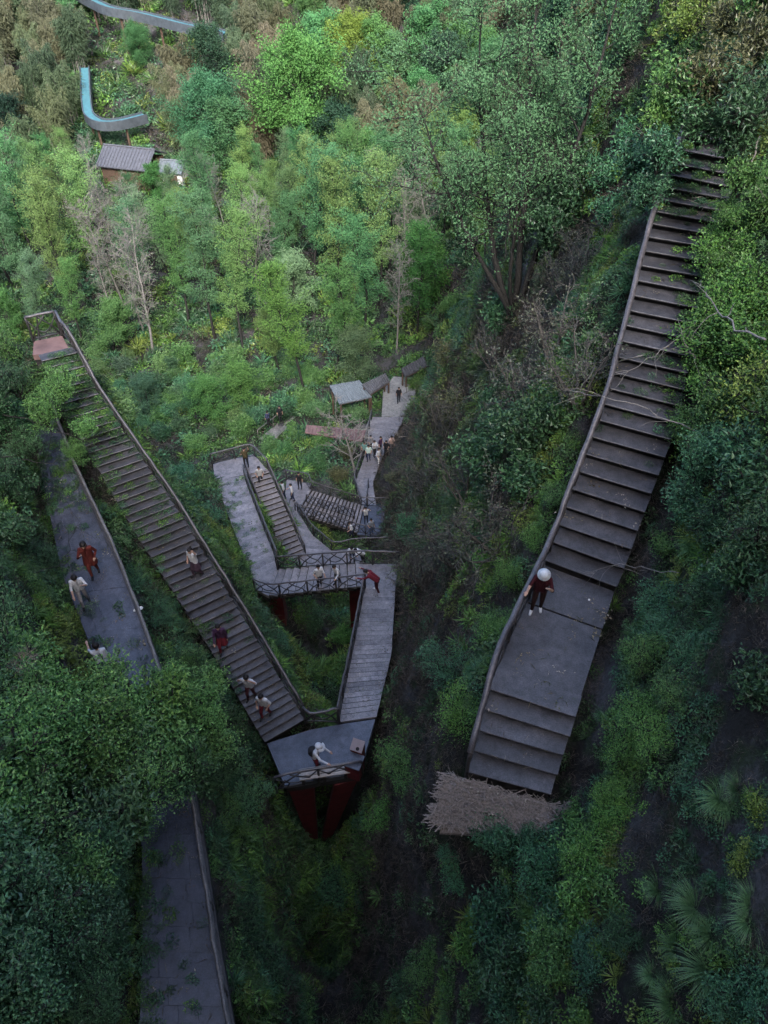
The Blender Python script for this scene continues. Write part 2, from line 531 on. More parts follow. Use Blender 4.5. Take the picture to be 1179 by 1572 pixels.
# ------------------------------------------------------------------ terrain
SECT = {  # unseen rear rows and outer flanks raised to keep light off the gorge
    -18: [(-30, 76), (0, 69), (30, 74)],
    -10: [(-24, 76), (-10, 62), (-4, 55), (0, 52), (4, 56), (10, 64), (22, 74)],
    -5: [(-22, 70), (-12, 50), (-8, 36), (-5.6, 30), (-3.4, 27), (-2.4, 24), (-1, 26), (1, 30), (2.5, 35), (4.2, 41), (8, 54), (16, 66)],
    3: [(-20, 64), (-12, 43), (-7.5, 34), (-5.6, 29), (-3.2, 26), (-2.6, 13.5), (-0.8, 20), (1.2, 27), (2.6, 32), (4.2, 36.5), (8, 47), (16, 66)],
    8: [(-20, 62), (-13, 44), (-8.2, 34), (-6.5, 29.6), (-4.0, 26.5), (-2.8, 14), (-1.0, 19.5), (0.6, 26), (1.6, 31.5), (2.8, 33), (4.4, 35), (6.4, 40), (10, 49), (18, 66)],
    13: [(-22, 60), (-13, 41), (-10, 34), (-8.7, 30.2), (-6.2, 28.2), (-4.4, 24.6), (-2.7, 14.5), (-0.2, 23.6), (1.6, 28.0), (3.7, 33.2), (6.3, 35.5), (7.8, 39.5), (12, 48), (20, 66)],
    18: [(-24, 54), (-15, 39), (-12.4, 33.6), (-11.4, 31), (-9.0, 29.6), (-8.2, 28.8), (-6.0, 25.5), (-3.4, 14), (-0.9, 19), (0.3, 22), (2.8, 28), (5.0, 34.6), (8.2, 38.4), (10.4, 43), (16, 54), (24, 69)],
    24: [(-25, 40), (-17, 36), (-14.0, 34), (-12, 32.5), (-9.3, 26), (-6.8, 18), (-4.2, 12), (-1.2, 15), (0.9, 20.6), (3.5, 27), (8.2, 38.4), (11.0, 42), (13, 46), (18, 57), (26, 69)],
    30: [(-25, 20), (-18, 22), (-14, 22), (-11.0, 18.5), (-8.8, 16), (-6, 11), (-3, 8.5), (-1, 10), (0.8, 16), (4, 24), (9, 35), (12, 42), (16, 56), (26, 69)],
    38: [(-25, 7), (-17, 11), (-13, 13.6), (-12, 13.4), (-7.2, 10), (-6, 8.5), (-4, 6), (-2, 5.2), (0.6, 7), (2.5, 15), (6.5, 26), (10, 37), (12.5, 46), (16, 56), (26, 66)],
    45: [(-30, 3), (-18, 4.5), (-12, 6.5), (-8, 7.4), (-5, 5.2), (-2.5, 4.4), (0.3, 5), (1.5, 9), (5, 19), (9, 31), (12, 42), (16, 56), (26, 66)],
    52: [(-30, 3), (-12, 3.6), (-5, 4.0), (-2, 4.4), (1.0, 4.8), (2.2, 8), (6, 17), (10, 28), (14, 42), (20, 58), (30, 66)],
    60: [(-45, 3), (-15, 3.2), (0, 3.5), (4, 4.2), (7, 10), (12, 24), (18, 42), (28, 60)],
    72: [(-60, 3), (-20, 3), (0, 3.3), (6, 5), (12, 14), (20, 32), (32, 52)],
    90: [(-80, 5), (-30, 4.5), (0, 4.5), (10, 8), (20, 18), (36, 40)],
    105: [(-95, 8), (-30, 8), (0, 8.5), (15, 12), (30, 25), (52, 45)],
    130: [(-110, 17), (-30, 17), (0, 18), (30, 24), (62, 44)],
    165: [(-140, 32), (-30, 33), (0, 34), (40, 42), (90, 60)],
    230: [(-200, 70), (0, 72), (120, 84)],
    340: [(-280, 120), (0, 125), (260, 130)],
}
CP = [(x, y, h) for y, row in SECT.items() for x, h in row]
def along(E, ts, dx, dy, dz):
    for t in ts:
        p = E(t)
        CP.append((p[0] + dx, p[1] + dy, p[2] + dz))
for E_, o in ((R_lo_L, (-0.5, 0.2)), (R_la_L, (-0.5, 0.2)), (R_up_L, (-0.6, 0.3))):
    along(E_, np.linspace(0, 1, 5), *o, -1.2)
for E_ in (R_lo_R, R_la_R, R_up_R):
    along(E_, np.linspace(0, 1, 5), 0.35, -0.2, -0.1)
    along(E_, np.linspace(0, 1, 5), 1.1, -0.5, 1.5)
along(W_L, np.linspace(0.05, 0.9, 9), -0.35, 0, 0.4)
along(W_R, np.linspace(0.05, 0.9, 9), 0.3, 0, -0.6)
along(LS_L, np.linspace(0.05, 1, 9), -0.3, -0.2, 0.0)
along(LS_R, np.linspace(0.05, 1, 9), 0.4, 0.3, -1.3)
along(CF_R, np.linspace(0.1, 1, 6), 0.35, 0, 0.0)
along(RP_L, np.linspace(0, 1, 6), -0.3, 0, 0.1)
along(RP_R, np.linspace(0.2, 1, 5), 0.3, 0, -1.6)
along(FP_R, np.linspace(0, 1, 5), 0.5, 0, 0.2)
along(FP_L, np.linspace(0, 1, 5), -0.5, 0, -0.8)
CP = np.array(CP)
# thin out near-duplicates
keep = []
for i, p in enumerate(CP):
    if all((p[0] - CP[j][0]) ** 2 + (p[1] - CP[j][1]) ** 2 > 0.12 for j in keep):
        keep.append(i)
CP = CP[keep]
XY = CP[:, :2]
D = np.linalg.norm(XY[:, None] - XY[None], axis=2)
n_ = len(CP)
A_ = np.zeros((n_ + 3, n_ + 3))
A_[:n_, :n_] = D - np.eye(n_) * 0.12
A_[:n_, n_] = 1
A_[:n_, n_ + 1:] = XY
A_[n_:, :n_] = A_[:n_, n_:].T
sol = np.linalg.solve(A_, np.concatenate([CP[:, 2], [0, 0, 0]]))

def base_height(x, y):
    P = np.stack([np.ravel(x), np.ravel(y)], 1)
    out = np.empty(len(P))
    for i in range(0, len(P), 8000):
        q = P[i:i + 8000]
        d = np.linalg.norm(q[:, None] - XY[None], axis=2)
        out[i:i + 8000] = d @ sol[:n_] + sol[n_] + q @ sol[n_ + 1:]
    return out

def foot_height(x, y, margin=0.3):
    """Height of the path surface above (x, y), or +inf where there is none."""
    P = np.stack([np.ravel(x), np.ravel(y)], 1)
    out = np.full(len(P), np.inf)
    for L, Rr, kp in FOOT:
        n = max(4, int(max(L.len, Rr.len) / 0.6))
        ts = np.linspace(0, 1, n + 1)
        LP = np.array([L(t) for t in ts])
        RP = np.array([Rr(t) for t in ts])
        for i in range(n):
            a, b, c, d = LP[i], RP[i], RP[i + 1], LP[i + 1]
            quad = np.array([a, b, c, d])
            cen = quad.mean(axis=0)
            lo, hi = quad[:, :2].min(0) - margin - 0.1, quad[:, :2].max(0) + margin + 0.1
            m = np.where((P[:, 0] > lo[0]) & (P[:, 0] < hi[0]) & (P[:, 1] > lo[1]) & (P[:, 1] < hi[1]))[0]
            if not len(m):
                continue
            q = quad[:, :2]
            inside = np.ones(len(m), bool)
            ar = 0
            for k in range(4):
                e = q[(k + 1) % 4] - q[k]
                ar += q[k][0] * q[(k + 1) % 4][1] - q[(k + 1) % 4][0] * q[k][1]
            sg = 1 if ar > 0 else -1
            for k in range(4):
                e = q[(k + 1) % 4] - q[k]
                ln = max(np.linalg.norm(e), 1e-6)
                sd = sg * (e[0] * (P[m, 1] - q[k][1]) - e[1] * (P[m, 0] - q[k][0])) / ln
                inside &= sd > -margin
            mm = m[inside]
            out[mm] = np.minimum(out[mm], min(a[2], b[2], c[2], d[2]))
    return out

def graded(lo, hi, step, far_lo, far_hi, g=1.16):
    mid = list(np.arange(lo, hi + 1e-6, step))
    up, s, v = [], step, mid[-1]
    while v < far_hi:
        s *= g
        v += min(s, 9)
        up.append(v)
    dn, s, v = [], step, mid[0]
    while v > far_lo:
        s *= g
        v -= min(s, 9)
        dn.append(v)
    return np.array(dn[::-1] + mid + up)

gx = graded(-16, 14, 0.22, -240, 240)
gy = graded(-3, 54, 0.25, -18, 330, 1.1)
GX, GY = np.meshgrid(gx, gy)
H0 = base_height(GX, GY)
P3 = np.stack([GX.ravel(), GY.ravel(), H0], 1)
amp = np.clip(0.35 + (GY.ravel() - 60) * 0.02, 0.35, 2.5)
H0 = H0 + (fbm(P3 * np.array([0.35, 0.35, 0.22]), 3, 4) - 0.5) * 3.0 * amp + (fbm(P3 * np.array([1.5, 1.5, 0.7]), 9, 3) - 0.5) * 0.8
rock = 1 - 2 * np.abs(fbm(P3 * np.array([0.8, 0.8, 0.5]), 23, 4) - 0.5)
H0 = H0 + (rock - 0.8) * 0.9 * (GY.ravel() < 60) + (fbm(P3 * 3.1, 29, 2) - 0.5) * 0.35 * (GY.ravel() < 30)
fh = foot_height(GX, GY, 0.35)
delta = np.minimum(H0, fh - 0.42) - H0
dl0 = delta.reshape(GX.shape)
dl = dl0.copy()
for _ in range(2):
    pd = np.pad(dl, 1, mode='edge')
    dl = sum(pd[i:i + dl.shape[0], j:j + dl.shape[1]] for i in range(3) for j in range(3)) / 9
    dl = np.minimum(dl, dl0)
H0 = H0 + dl.ravel()
nx, ny = len(gx), len(gy)
TV = np.stack([GX.ravel(), GY.ravel(), H0], 1)
ii = (np.arange(ny - 1)[:, None] * nx + np.arange(nx - 1)[None]).ravel()
TF = np.stack([ii, ii + 1, ii + nx + 1, ii + nx], 1)
terrain = link('terrain', mesh_np('terrain', TV, TF, True, None, [M_TERRAIN]))
tag(terrain, 'dark earth and rock sides of the gorge and wooded valley', None, None, 'structure')
HG = H0.reshape(ny, nx)

def ground(x, y):
    x, y = np.atleast_1d(np.asarray(x, float)), np.atleast_1d(np.asarray(y, float))
    i = np.clip(np.searchsorted(gx, x) - 1, 0, nx - 2)
    j = np.clip(np.searchsorted(gy, y) - 1, 0, ny - 2)
    u = np.clip((x - gx[i]) / (gx[i + 1] - gx[i]), 0, 1)
    v = np.clip((y - gy[j]) / (gy[j + 1] - gy[j]), 0, 1)
    return (HG[j, i] * (1 - u) * (1 - v) + HG[j, i + 1] * u * (1 - v) + HG[j + 1, i] * (1 - u) * v + HG[j + 1, i + 1] * u * v)

def hit(px, py, dmin=4, dmax=260):
    """First point of the terrain along a photo sight line."""
    xc, yc = (px - 589.5) / FOC, (786 - py) / FOC
    v = np.array([xc, C_ + yc * S_, -S_ + yc * C_])
    ds = np.concatenate([np.arange(dmin, 80, 0.1), np.arange(80, dmax, 0.4)])
    P = np.array([0, 0, CAM_H]) + ds[:, None] * v
    below = np.where(P[:, 2] < ground(P[:, 0], P[:, 1]))[0]
    return P[below[0]] if len(below) else P[-1]


# ------------------------------------------------------------------ stairs
def ccw(poly):
    p = np.asarray(poly, float)
    a = sum(p[i][0] * p[(i + 1) % len(p)][1] - p[(i + 1) % len(p)][0] * p[i][1] for i in range(len(p)))
    return p if a > 0 else p[::-1]

def flight(name, L, Rr, n, label, mat, thick=0.032, nose=0.05, body_depth=0.5, group=None, name_tread='tread', jitter=0.25, over=0.03):
    """n steps from start to end of the two edges; heights step from z(start) to z(end)."""
    z0, z1 = L.p[0][2], L.p[-1][2]
    up = z1 > z0
    mid = (L(0.5) + Rr(0.5)) / 2
    th = thing(name, (mid[0], mid[1], min(z0, z1) - body_depth), label, 'staircase', group)
    rise = abs(z1 - z0) / n
    body = Geo()
    zs_edge = lambda t: None
    for i in range(n):
        t0, t1 = i / n, (i + 1) / n
        a, b, c, d = L(t0), Rr(t0), Rr(t1), L(t1)
        # follow the edge profile so that curved flights keep their heights
        za, zc = L(t0)[2], L(t1)[2]
        z = max(za, zc)
        fw = unit(((c + d) / 2 - (a + b) / 2) * np.array([1, 1, 0]))
        front = -fw if up else fw                       # side where the riser shows
        rt = unit((b - a) * np.array([1, 1, 0]))
        q = [a.copy(), b.copy(), c.copy(), d.copy()]
        for v in q:
            v[2] = z
        if up:
            q[0] += front * nose; q[1] += front * nose
            q[2] += fw * 0.16; q[3] += fw * 0.16
        else:
            q[2] += front * nose; q[3] += front * nose
        q[0] -= rt * over; q[3] -= rt * over; q[1] += rt * over; q[2] += rt * over
        jz = random.uniform(-0.006, 0.006)
        for k, v in enumerate(q):
            v[2] += jz + random.uniform(-0.004, 0.004)
            v[:2] += np.array([random.uniform(-0.008, 0.008), random.uniform(-0.008, 0.008)])
        g = Geo()
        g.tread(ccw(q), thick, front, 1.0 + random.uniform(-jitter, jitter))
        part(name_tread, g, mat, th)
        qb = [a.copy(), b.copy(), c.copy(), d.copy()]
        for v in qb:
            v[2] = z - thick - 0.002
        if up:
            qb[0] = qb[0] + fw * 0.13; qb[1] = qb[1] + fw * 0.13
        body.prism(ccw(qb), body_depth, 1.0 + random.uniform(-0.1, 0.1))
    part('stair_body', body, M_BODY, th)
    return th

def slab_thing(name, poly, label, mat, thick=0.22, cat='landing', pieces=1, axis=0, gap=0.02, skirt=True):
    p = ccw(poly)
    c = p.mean(axis=0)
    th = thing(name, (c[0], c[1], c[2] - thick), label, cat)
    g = Geo()
    g.prism(p, thick)
    part('slab', g, mat, th)
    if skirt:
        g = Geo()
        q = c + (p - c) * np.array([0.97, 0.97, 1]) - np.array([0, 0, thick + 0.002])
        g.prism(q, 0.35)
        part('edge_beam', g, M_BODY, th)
    return th

def bars(g, pts, r, sides=5, wob=0.0):
    pts = np.asarray(pts, float)
    if wob:
        pts = pts + np.random.default_rng(len(g.V)).normal(0, wob, pts.shape)
    g.tube(pts, r, sides)

def railing(name, E, label, mat=None, height=1.02, bay=1.45, rail_r=0.05, lattice=True, off=0.0, post_r=0.045, second=False, lift=0.0):
    mat = mat or M_RAIL
    n = max(1, int(round(E.len / bay)))
    base = E(0.5)
    th = thing(name, base, label, 'railing')
    # handrail: slightly uneven, like a cast concrete branch
    m = max(8, int(E.len / 0.35))
    pts = np.array([E(t) for t in np.linspace(0, 1, m)]) + np.array([0, 0, height + lift])
    rr = np.random.default_rng(int(abs(base[0]) * 100))
    if len(pts) > 4:
        ker = pts.copy()
        ker[1:-1] = (pts[:-2] + pts[1:-1] * 2 + pts[2:]) / 4
        pts = ker
    pts[1:-1] += rr.normal(0, 0.008, pts[1:-1].shape)
    g = Geo()
    g.tube(pts, rail_r * (1 + rr.normal(0, 0.06, len(pts))), 7)
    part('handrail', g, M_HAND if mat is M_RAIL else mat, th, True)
    if second:
        g = Geo()
        g.tube(pts - np.array([0, 0, 0.42]), rail_r * 0.7, 6)
        part('middle_rail', g, mat, th, True)
    ts = np.linspace(0, 1, n + 1)
    for t in ts:
        p = E(t)
        g = Geo()
        k = 5
        col = np.array([p + np.array([0, 0, z]) for z in np.linspace(-0.15, height + lift, k)])
        col[1:-1, :2] += rr.normal(0, 0.008, (k - 2, 2))
        g.tube(col, post_r, 6)
        part('post', g, mat, th, True)
    if lattice:
        for i in range(n):
            a, b = E(ts[i] + 0.02 / n), E(ts[i + 1] - 0.02 / n)
            up = np.array([0, 0, 1.0])
            def q(u, v):
                return a + (b - a) * u + up * (0.1 + v * (height - 0.14))
            g = Geo()
            g.tube([q(0, 0), q(0.5, 0.02), q(1, 0)], 0.03, 5)
            f = rr.random()
            # crossing bent branches and an arch
            g.tube([q(0.02, 0.02), q(0.2, 0.42), q(0.42, 0.72), q(0.6, 0.98)], 0.028, 5)
            g.tube([q(0.98, 0.02), q(0.8, 0.45), q(0.55, 0.7), q(0.36, 0.98)], 0.028, 5)
            g.tube([q(0.0, 0.85), q(0.16, 0.55), q(0.34, 0.3), q(0.52, 0.2), q(0.7, 0.3), q(0.86, 0.58), q(1.0, 0.88)], 0.025, 5)
            if f > 0.35:
                g.tube([q(0.2 + 0.1 * f, 0.0), q(0.32, 0.3), q(0.25 * f + 0.1, 0.62)], 0.022, 4)
            part('lattice', g, mat, th, True)
    return th

def shifted(E, d):
    """Edge moved sideways by d (towards its left seen along it)."""
    T = np.gradient(E.p[:, :2], axis=0)
    T /= np.linalg.norm(T, axis=1, keepdims=True)
    q = E.p.copy()
    q[:, 0] -= T[:, 1] * d
    q[:, 1] += T[:, 0] * d
    return Edge(q)

def joined(*Es):
    pts = []
    for e in Es:
        for p in (e.p if isinstance(e, Edge) else e):
            if not pts or np.linalg.norm(np.asarray(p) - pts[-1]) > 0.15:
                pts.append(np.asarray(p, float))
    return Edge(pts)

# right hand staircase: lower steps, two big landing slabs, long upper flight, the overgrown top
flight('stone_staircase', R_lo_L, R_lo_R, 5, 'short dark stone flight just above the brushwood mat', M_STEP, 0.04, 0.05, body_depth=0.6)
th = thing('stair_landing', (R_la_L(0.5) + R_la_R(0.5)) / 2 - np.array([0, 0, 0.3]), 'dark landing of two big slabs under the hat wearer', 'landing')
for t0, t1, s in ((0.0, 0.62, 1.05), (0.635, 1.0, 0.95)):
    g = Geo()
    g.prism(ccw([R_la_L(t0), R_la_R(t0), R_la_R(t1), R_la_L(t1)]), 0.14, s)
    part('paving_slab', g, M_STEP, th)
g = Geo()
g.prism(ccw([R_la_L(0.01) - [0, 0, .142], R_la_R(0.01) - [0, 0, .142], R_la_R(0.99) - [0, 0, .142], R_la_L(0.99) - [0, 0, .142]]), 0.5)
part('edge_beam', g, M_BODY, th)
flight('stone_staircase', R_up_L, R_up_R, 20, 'long dark stone flight climbing beside the ivy cliff', M_STEP, 0.04, 0.05, body_depth=0.6)
flight('stone_staircase', R_top_L, R_top_R, 11, 'overgrown dark steps at the head of the long right flight', M_STEP, 0.04, 0.05, body_depth=0.6)
railing('handrail_fence', joined(R_lo_L, R_la_L, R_up_L, R_top_L), 'thick dark handrail along the long right staircase', M_RAIL, 1.0, 1.5, 0.075, True)
# left hand walkway of wet slabs
wk = thing('paved_path', W_L(0.5), 'wet bluish slab walkway curving along the left cliff', 'path')
nW = 40
for i in range(nW):
    t0, t1 = i / nW + 0.00008, (i + 1) / nW - 0.00008
    cut = [0.0] + sorted(random.uniform(0.2, 0.8) for _ in range(1 + i % 2)) + [1.0]
    if len(cut) == 4 and cut[2] - cut[1] < 0.2: cut.pop(2)
    for u0, u1 in zip(cut[:-1], cut[1:]):
        u0, u1 = u0 + 0.0015, u1 - 0.0015
        dz = random.uniform(-0.007, 0.007)
        q = [W_L(t0) * (1 - u0) + W_R(t0) * u0, W_L(t0) * (1 - u1) + W_R(t0) * u1, W_L(t1) * (1 - u1) + W_R(t1) * u1, W_L(t1) * (1 - u0) + W_R(t1) * u0]
        g = Geo()
        g.prism(ccw([v + np.array([0, 0, dz + random.uniform(-.003, .003)]) for v in q]), 0.16, 1 + random.uniform(-0.12, 0.12))
        part('paving_slab', g, M_PAVE, wk)
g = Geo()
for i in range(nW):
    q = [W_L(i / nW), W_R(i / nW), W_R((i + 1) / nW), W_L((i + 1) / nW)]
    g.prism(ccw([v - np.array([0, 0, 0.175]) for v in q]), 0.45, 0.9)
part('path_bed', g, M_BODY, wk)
railing('handrail_fence', shifted(W_R, 0.08), 'pale round rail on the outer side of the wet walkway', M_PALERAIL, 0.95, 1.9, 0.05, False, second=True)
g = Geo()
for i in range(40):
    a, b = W_R(i / 40), W_R((i + 1) / 40)
    o = np.array([-0.02, 0, 0.1])
    g.prism(ccw([a + o, a + o + [0.16, 0, 0], b + o + [0.16, 0, 0], b + o]), 0.3, 0.9 + 0.2 * random.random())
tag(part('walkway_kerb', g, M_RAIL), 'low mossy kerb under the walkway rail', None, None, 'structure')

# left staircase
flight('stone_staircase', LS_L, LS_R, 56, 'long mossy stone flight descending the left cliff', M_STEP, body_depth=0.5)
slab_thing('stair_landing', LT, 'small reddish landing heading the left flight', M_PINK)
railing('handrail_fence', shifted(joined(LS_R, [LT[1], LT[2]]), -0.06), 'lattice railing along the long left staircase', M_RAIL, 1.0, 1.4, 0.05)
railing('handrail_fence', Edge([LT[2], LT[3]]), 'short lattice railing closing the small reddish landing', M_RAIL, 1.0, 1.0, 0.05)

# viewing platform
plat = slab_thing('viewing_platform', PLAT, 'wet bluish platform wedged across the gorge where the flights meet', M_PAVE, 0.25, 'platform')
g = Geo()
p = [np.array(v) for v in PLAT]
b1 = spot(490, 1300, 17.5)
b2 = b1 + np.array([0.25, 0.9, 0])
for (u, v, c) in ((p[0] + [0.1, 0.05, -0.62], p[1] + [-0.1, 0.05, -0.62], b1),):
    mid = (u + v) / 2
    for s0, s1 in ((u, mid + [-0.35, 0, 0]), (mid + [0.35, 0, 0], v)):
        x0, x1 = s0, s1
        lo0 = np.array([c[0] + (0.05 if s0 is not u else -0.35), c[1], c[2]])
        lo1 = lo0 + np.array([0.3, 0, 0])
        V = [x0, x1, lo1, lo0]
        V2 = [np.asarray(w) + [0, 0.35, 0] for w in V]
        g.add(np.array(V + V2), [(0, 1, 2, 3), (7, 6, 5, 4), (0, 4, 5, 1), (1, 5, 6, 2), (2, 6, 7, 3), (3, 7, 4, 0)])
part('support_wall', g, M_REDWALL, plat)
rl = Edge([spot(425, 1214, 25.3), spot(437, 1208, 25.3), spot(556, 1189, 25.3)])
railing('handrail_fence', rl, 'lattice railing behind the bench on the wedge platform', M_RAIL, 0.95, 1.3, 0.05)
railing('handrail_fence', Edge([spot(468, 1108, 25.3), spot(479, 1119, 25.3), spot(521, 1110, 25.3)]), 'corner railing at the tip of the gorge triangle', M_RAIL, 1.0, 1.0, 0.045)

# central flight
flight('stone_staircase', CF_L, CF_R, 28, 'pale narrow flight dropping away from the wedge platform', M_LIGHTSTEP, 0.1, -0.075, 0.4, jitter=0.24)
railing('handrail_fence', shifted(CF_L, 0.05), 'curved railing along the pale narrow flight', M_RAIL, 1.0, 1.3, 0.04)
slab_thing('stair_landing', CL, 'pale landing where the bent figure in maroon holds the rail', M_LIGHTSTEP)
# bridge
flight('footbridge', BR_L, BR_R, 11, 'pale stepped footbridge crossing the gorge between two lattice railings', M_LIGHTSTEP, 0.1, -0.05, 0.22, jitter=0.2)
railing('handrail_fence', Edge([spot(392, 908, 19.0), spot(413, 917, 19.0), spot(561, 902, 20.8)]), 'near lattice railing of the stepped footbridge', M_RAIL, 1.0, 1.5, 0.045)
railing('handrail_fence', Edge([spot(426, 874, 19.0), spot(552, 866, 20.8), spot(612, 868, 20.8)]), 'far lattice railing of the stepped footbridge', M_RAIL, 1.0, 1.4, 0.045)
slab_thing('stair_landing', BC, 'corner slab between the footbridge and the long pale ramp', M_LIGHTSTEP)
g = Geo()
for (px, py) in ((420, 905), (545, 893)):
    c = spot(px, py, 18.2)
    g2 = ground(c[0], c[1])[0]
    z1 = 18.0
    for dx in (0,):
        g.box((c[0], c[1] + 0.5, (g2 - 1 + z1) / 2), (0.7, 0.7, z1 - g2 + 1))
pil = part('bridge_pillar', g, M_REDWALL)
tag(pil, 'dark red support pillars under the stepped footbridge', 'pillar')

# long ramp, landing, flight back, lower flights
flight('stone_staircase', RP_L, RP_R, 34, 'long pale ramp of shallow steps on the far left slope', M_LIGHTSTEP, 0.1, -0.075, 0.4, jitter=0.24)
slab_thing('stair_landing', RL, 'pale landing with a lone figure at the far left turn', M_LIGHTSTEP)
railing('handrail_fence', Edge([spot(326, 714, 14.3), spot(388, 697, 14.3), spot(412, 722, 14.2)]), 'lattice railing round the far left landing', M_RAIL, 1.0, 1.4, 0.05)
railing('handrail_fence', shifted(F4_L, -0.08), 'inner railing of the flight with the striped shirt', M_RAIL, 1.0, 1.3, 0.05)
railing('handrail_fence', shifted(RP_R, -0.08), 'railing between the pale ramp and the lower flight', M_RAIL, 1.0, 1.4, 0.05)
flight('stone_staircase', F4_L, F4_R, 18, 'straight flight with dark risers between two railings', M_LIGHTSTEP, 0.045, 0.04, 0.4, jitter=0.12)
railing('handrail_fence', shifted(F4_R, 0.06), 'outer railing of the flight with the striped shirt', M_RAIL, 1.0, 1.3, 0.05)
slab_thing('stair_landing', AL, 'shadowed landing below and behind the footbridge', M_LIGHTSTEP)
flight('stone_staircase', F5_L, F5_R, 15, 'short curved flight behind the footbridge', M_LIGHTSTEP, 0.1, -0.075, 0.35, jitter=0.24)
railing('handrail_fence', joined(shifted(F5_R, -0.06).p[::-1], [spot(545, 842, 11.2), spot(598, 840, 11.2)]), 'curving railing above the lower lattice flights', M_RAIL, 1.0, 1.3, 0.045)
slab_thing('stair_landing', BL, 'small landing at the turn of the lowest flights', M_LIGHTSTEP)
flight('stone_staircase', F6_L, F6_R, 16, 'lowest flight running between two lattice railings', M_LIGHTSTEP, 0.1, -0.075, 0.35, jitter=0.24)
railing('handrail_fence', Edge([BL[3], BL[2], F6_L(0.02), F6_L(0.98), spot(592, 778, 6.2)]), 'far lattice railing of the lowest flight', M_RAIL, 1.0, 1.4, 0.045)
railing('handrail_fence', Edge([F6_L(0.1) * 0.45 + F6_R(0.1) * 0.55, F6_L(0.88) * 0.45 + F6_R(0.88) * 0.55]), 'middle lattice railing dividing the lowest flight', M_RAIL, 1.0, 1.4, 0.04)
railing('handrail_fence', Edge([F6_R(0.02), F6_R(0.98), spot(586, 826, 6.2)]), 'near lattice railing of the lowest flight', M_RAIL, 1.0, 1.4, 0.045)
slab_thing('stair_landing', DL, 'bluish landing at the foot of the lowest flight', M_PAVE)
fp = thing('paved_path', FP_L(0.5), 'pale path leading from the lowest landing to the crowd', 'path')
nF = 22
for i in range(nF):
    g = Geo()
    t0, t1 = i / nF + 0.0008, (i + 1) / nF - 0.0008
    g.prism(ccw([FP_L(t0), FP_R(t0), FP_R(t1), FP_L(t1)]), 0.16, 1 + random.uniform(-0.1, 0.1))
    part('paving_slab', g, M_LIGHTSTEP, fp)
railing('handrail_fence', shifted(FP_L, 0.06), 'plain rail beside the pale far path', M_RAIL, 1.0, 1.8, 0.045, False, second=True)
railing('handrail_fence', Edge([spot(563, 776, 6.2), spot(566, 748, 6.1)]), 'short rail stub in the middle of the far path', M_RAIL, 1.0, 1.2, 0.06, False)

# ------------------------------------------------------------------ small buildings, plaza, slide
def gable(g_roof, g_rib, c, u, v, L, Wd, zr, ze, thick=0.12, ribs=14, both=True):
    """Gabled roof: ridge along u through c, half width Wd, ridge height zr, eave height ze."""
    for s in ((1, -1) if both else (1,)):
        a = c - u * L / 2
        b = c + u * L / 2
        p = [np.append(a[:2], zr), np.append(b[:2], zr), np.append((b + s * v * Wd)[:2], ze), np.append((a + s * v * Wd)[:2], ze)]
        g_roof.prism(ccw(p), thick)
        for k in range(ribs):
            t = (k + 0.5) / ribs
            q0 = p[0] * (1 - t) + p[1] * t + np.array([0, 0, 0.03])
            q1 = p[3] * (1 - t) + p[2] * t + np.array([0, 0, 0.03])
            g_rib.append((q0, q1))

def ribbed_roof(th, c, u, v, L, Wd, zr, ze, mat, ribs=14, both=True, rr=0.05):
    g = Geo()
    rb = []
    gable(g, rb, c, u, v, L, Wd, zr, ze, ribs=ribs, both=both)
    roof = part('roof', g, mat, th)
    for q0, q1 in rb:
        g = Geo()
        g.tube([q0, q1], rr, 5)
        part('tile_row', g, mat, roof)
    g = Geo()
    g.tube([np.append((c - u * L / 2)[:2], zr + 0.06), np.append((c + u * L / 2)[:2], zr + 0.06)], 0.11, 6)
    part('ridge', g, mat, roof)
    return roof

def house(px, py, zr, ang, L, Wd, drop, label, roofmat, wallmat, ribs):
    c = spot(px, py, zr)
    gz = ground(c[0], c[1])[0]
    u = np.array([math.cos(R(ang)), math.sin(R(ang)), 0])
    v = np.array([-u[1], u[0], 0])
    th = thing('small_house', (c[0], c[1], gz), label, 'house')
    ze = zr - drop
    g = Geo()
    rot = np.array([u, v, [0, 0, 1]]).T
    g.box((c[0], c[1], (gz - 1 + ze) / 2 - 0.1), (L * 0.9, Wd * 1.6, ze - gz + 1), rot)
    part('wall', g, wallmat, th)
    ribbed_roof(th, c, u, v, L, Wd, zr, ze, roofmat, ribs)
    for k in (-0.25, 0.2):
        g = Geo()
        q = c + u * L * k - v * Wd * 0.82
        g.box((q[0], q[1], ze - 0.9), (1.0, 0.12, 0.9), rot)
        w = part('window', g, M_WOOD, th)
    g = Geo()
    q = c + u * L * 0.0 - v * Wd * 0.82
    g.box((q[0], q[1], ze - 1.3), (0.9, 0.14, 1.9), rot)
    part('door', g, M_WOOD, th)
    return th

house(198, 226, 11.2, -14, 7.2, 3.0, 1.5, 'grey tiled house half hidden among the valley trees', M_TILE, M_WOOD, 16)
house(259, 246, 9.4, -8, 4.4, 2.0, 0.8, 'little shed with a blue sheet roof beside the tiled house', M_METALROOF, M_WHITEWALL, 8)

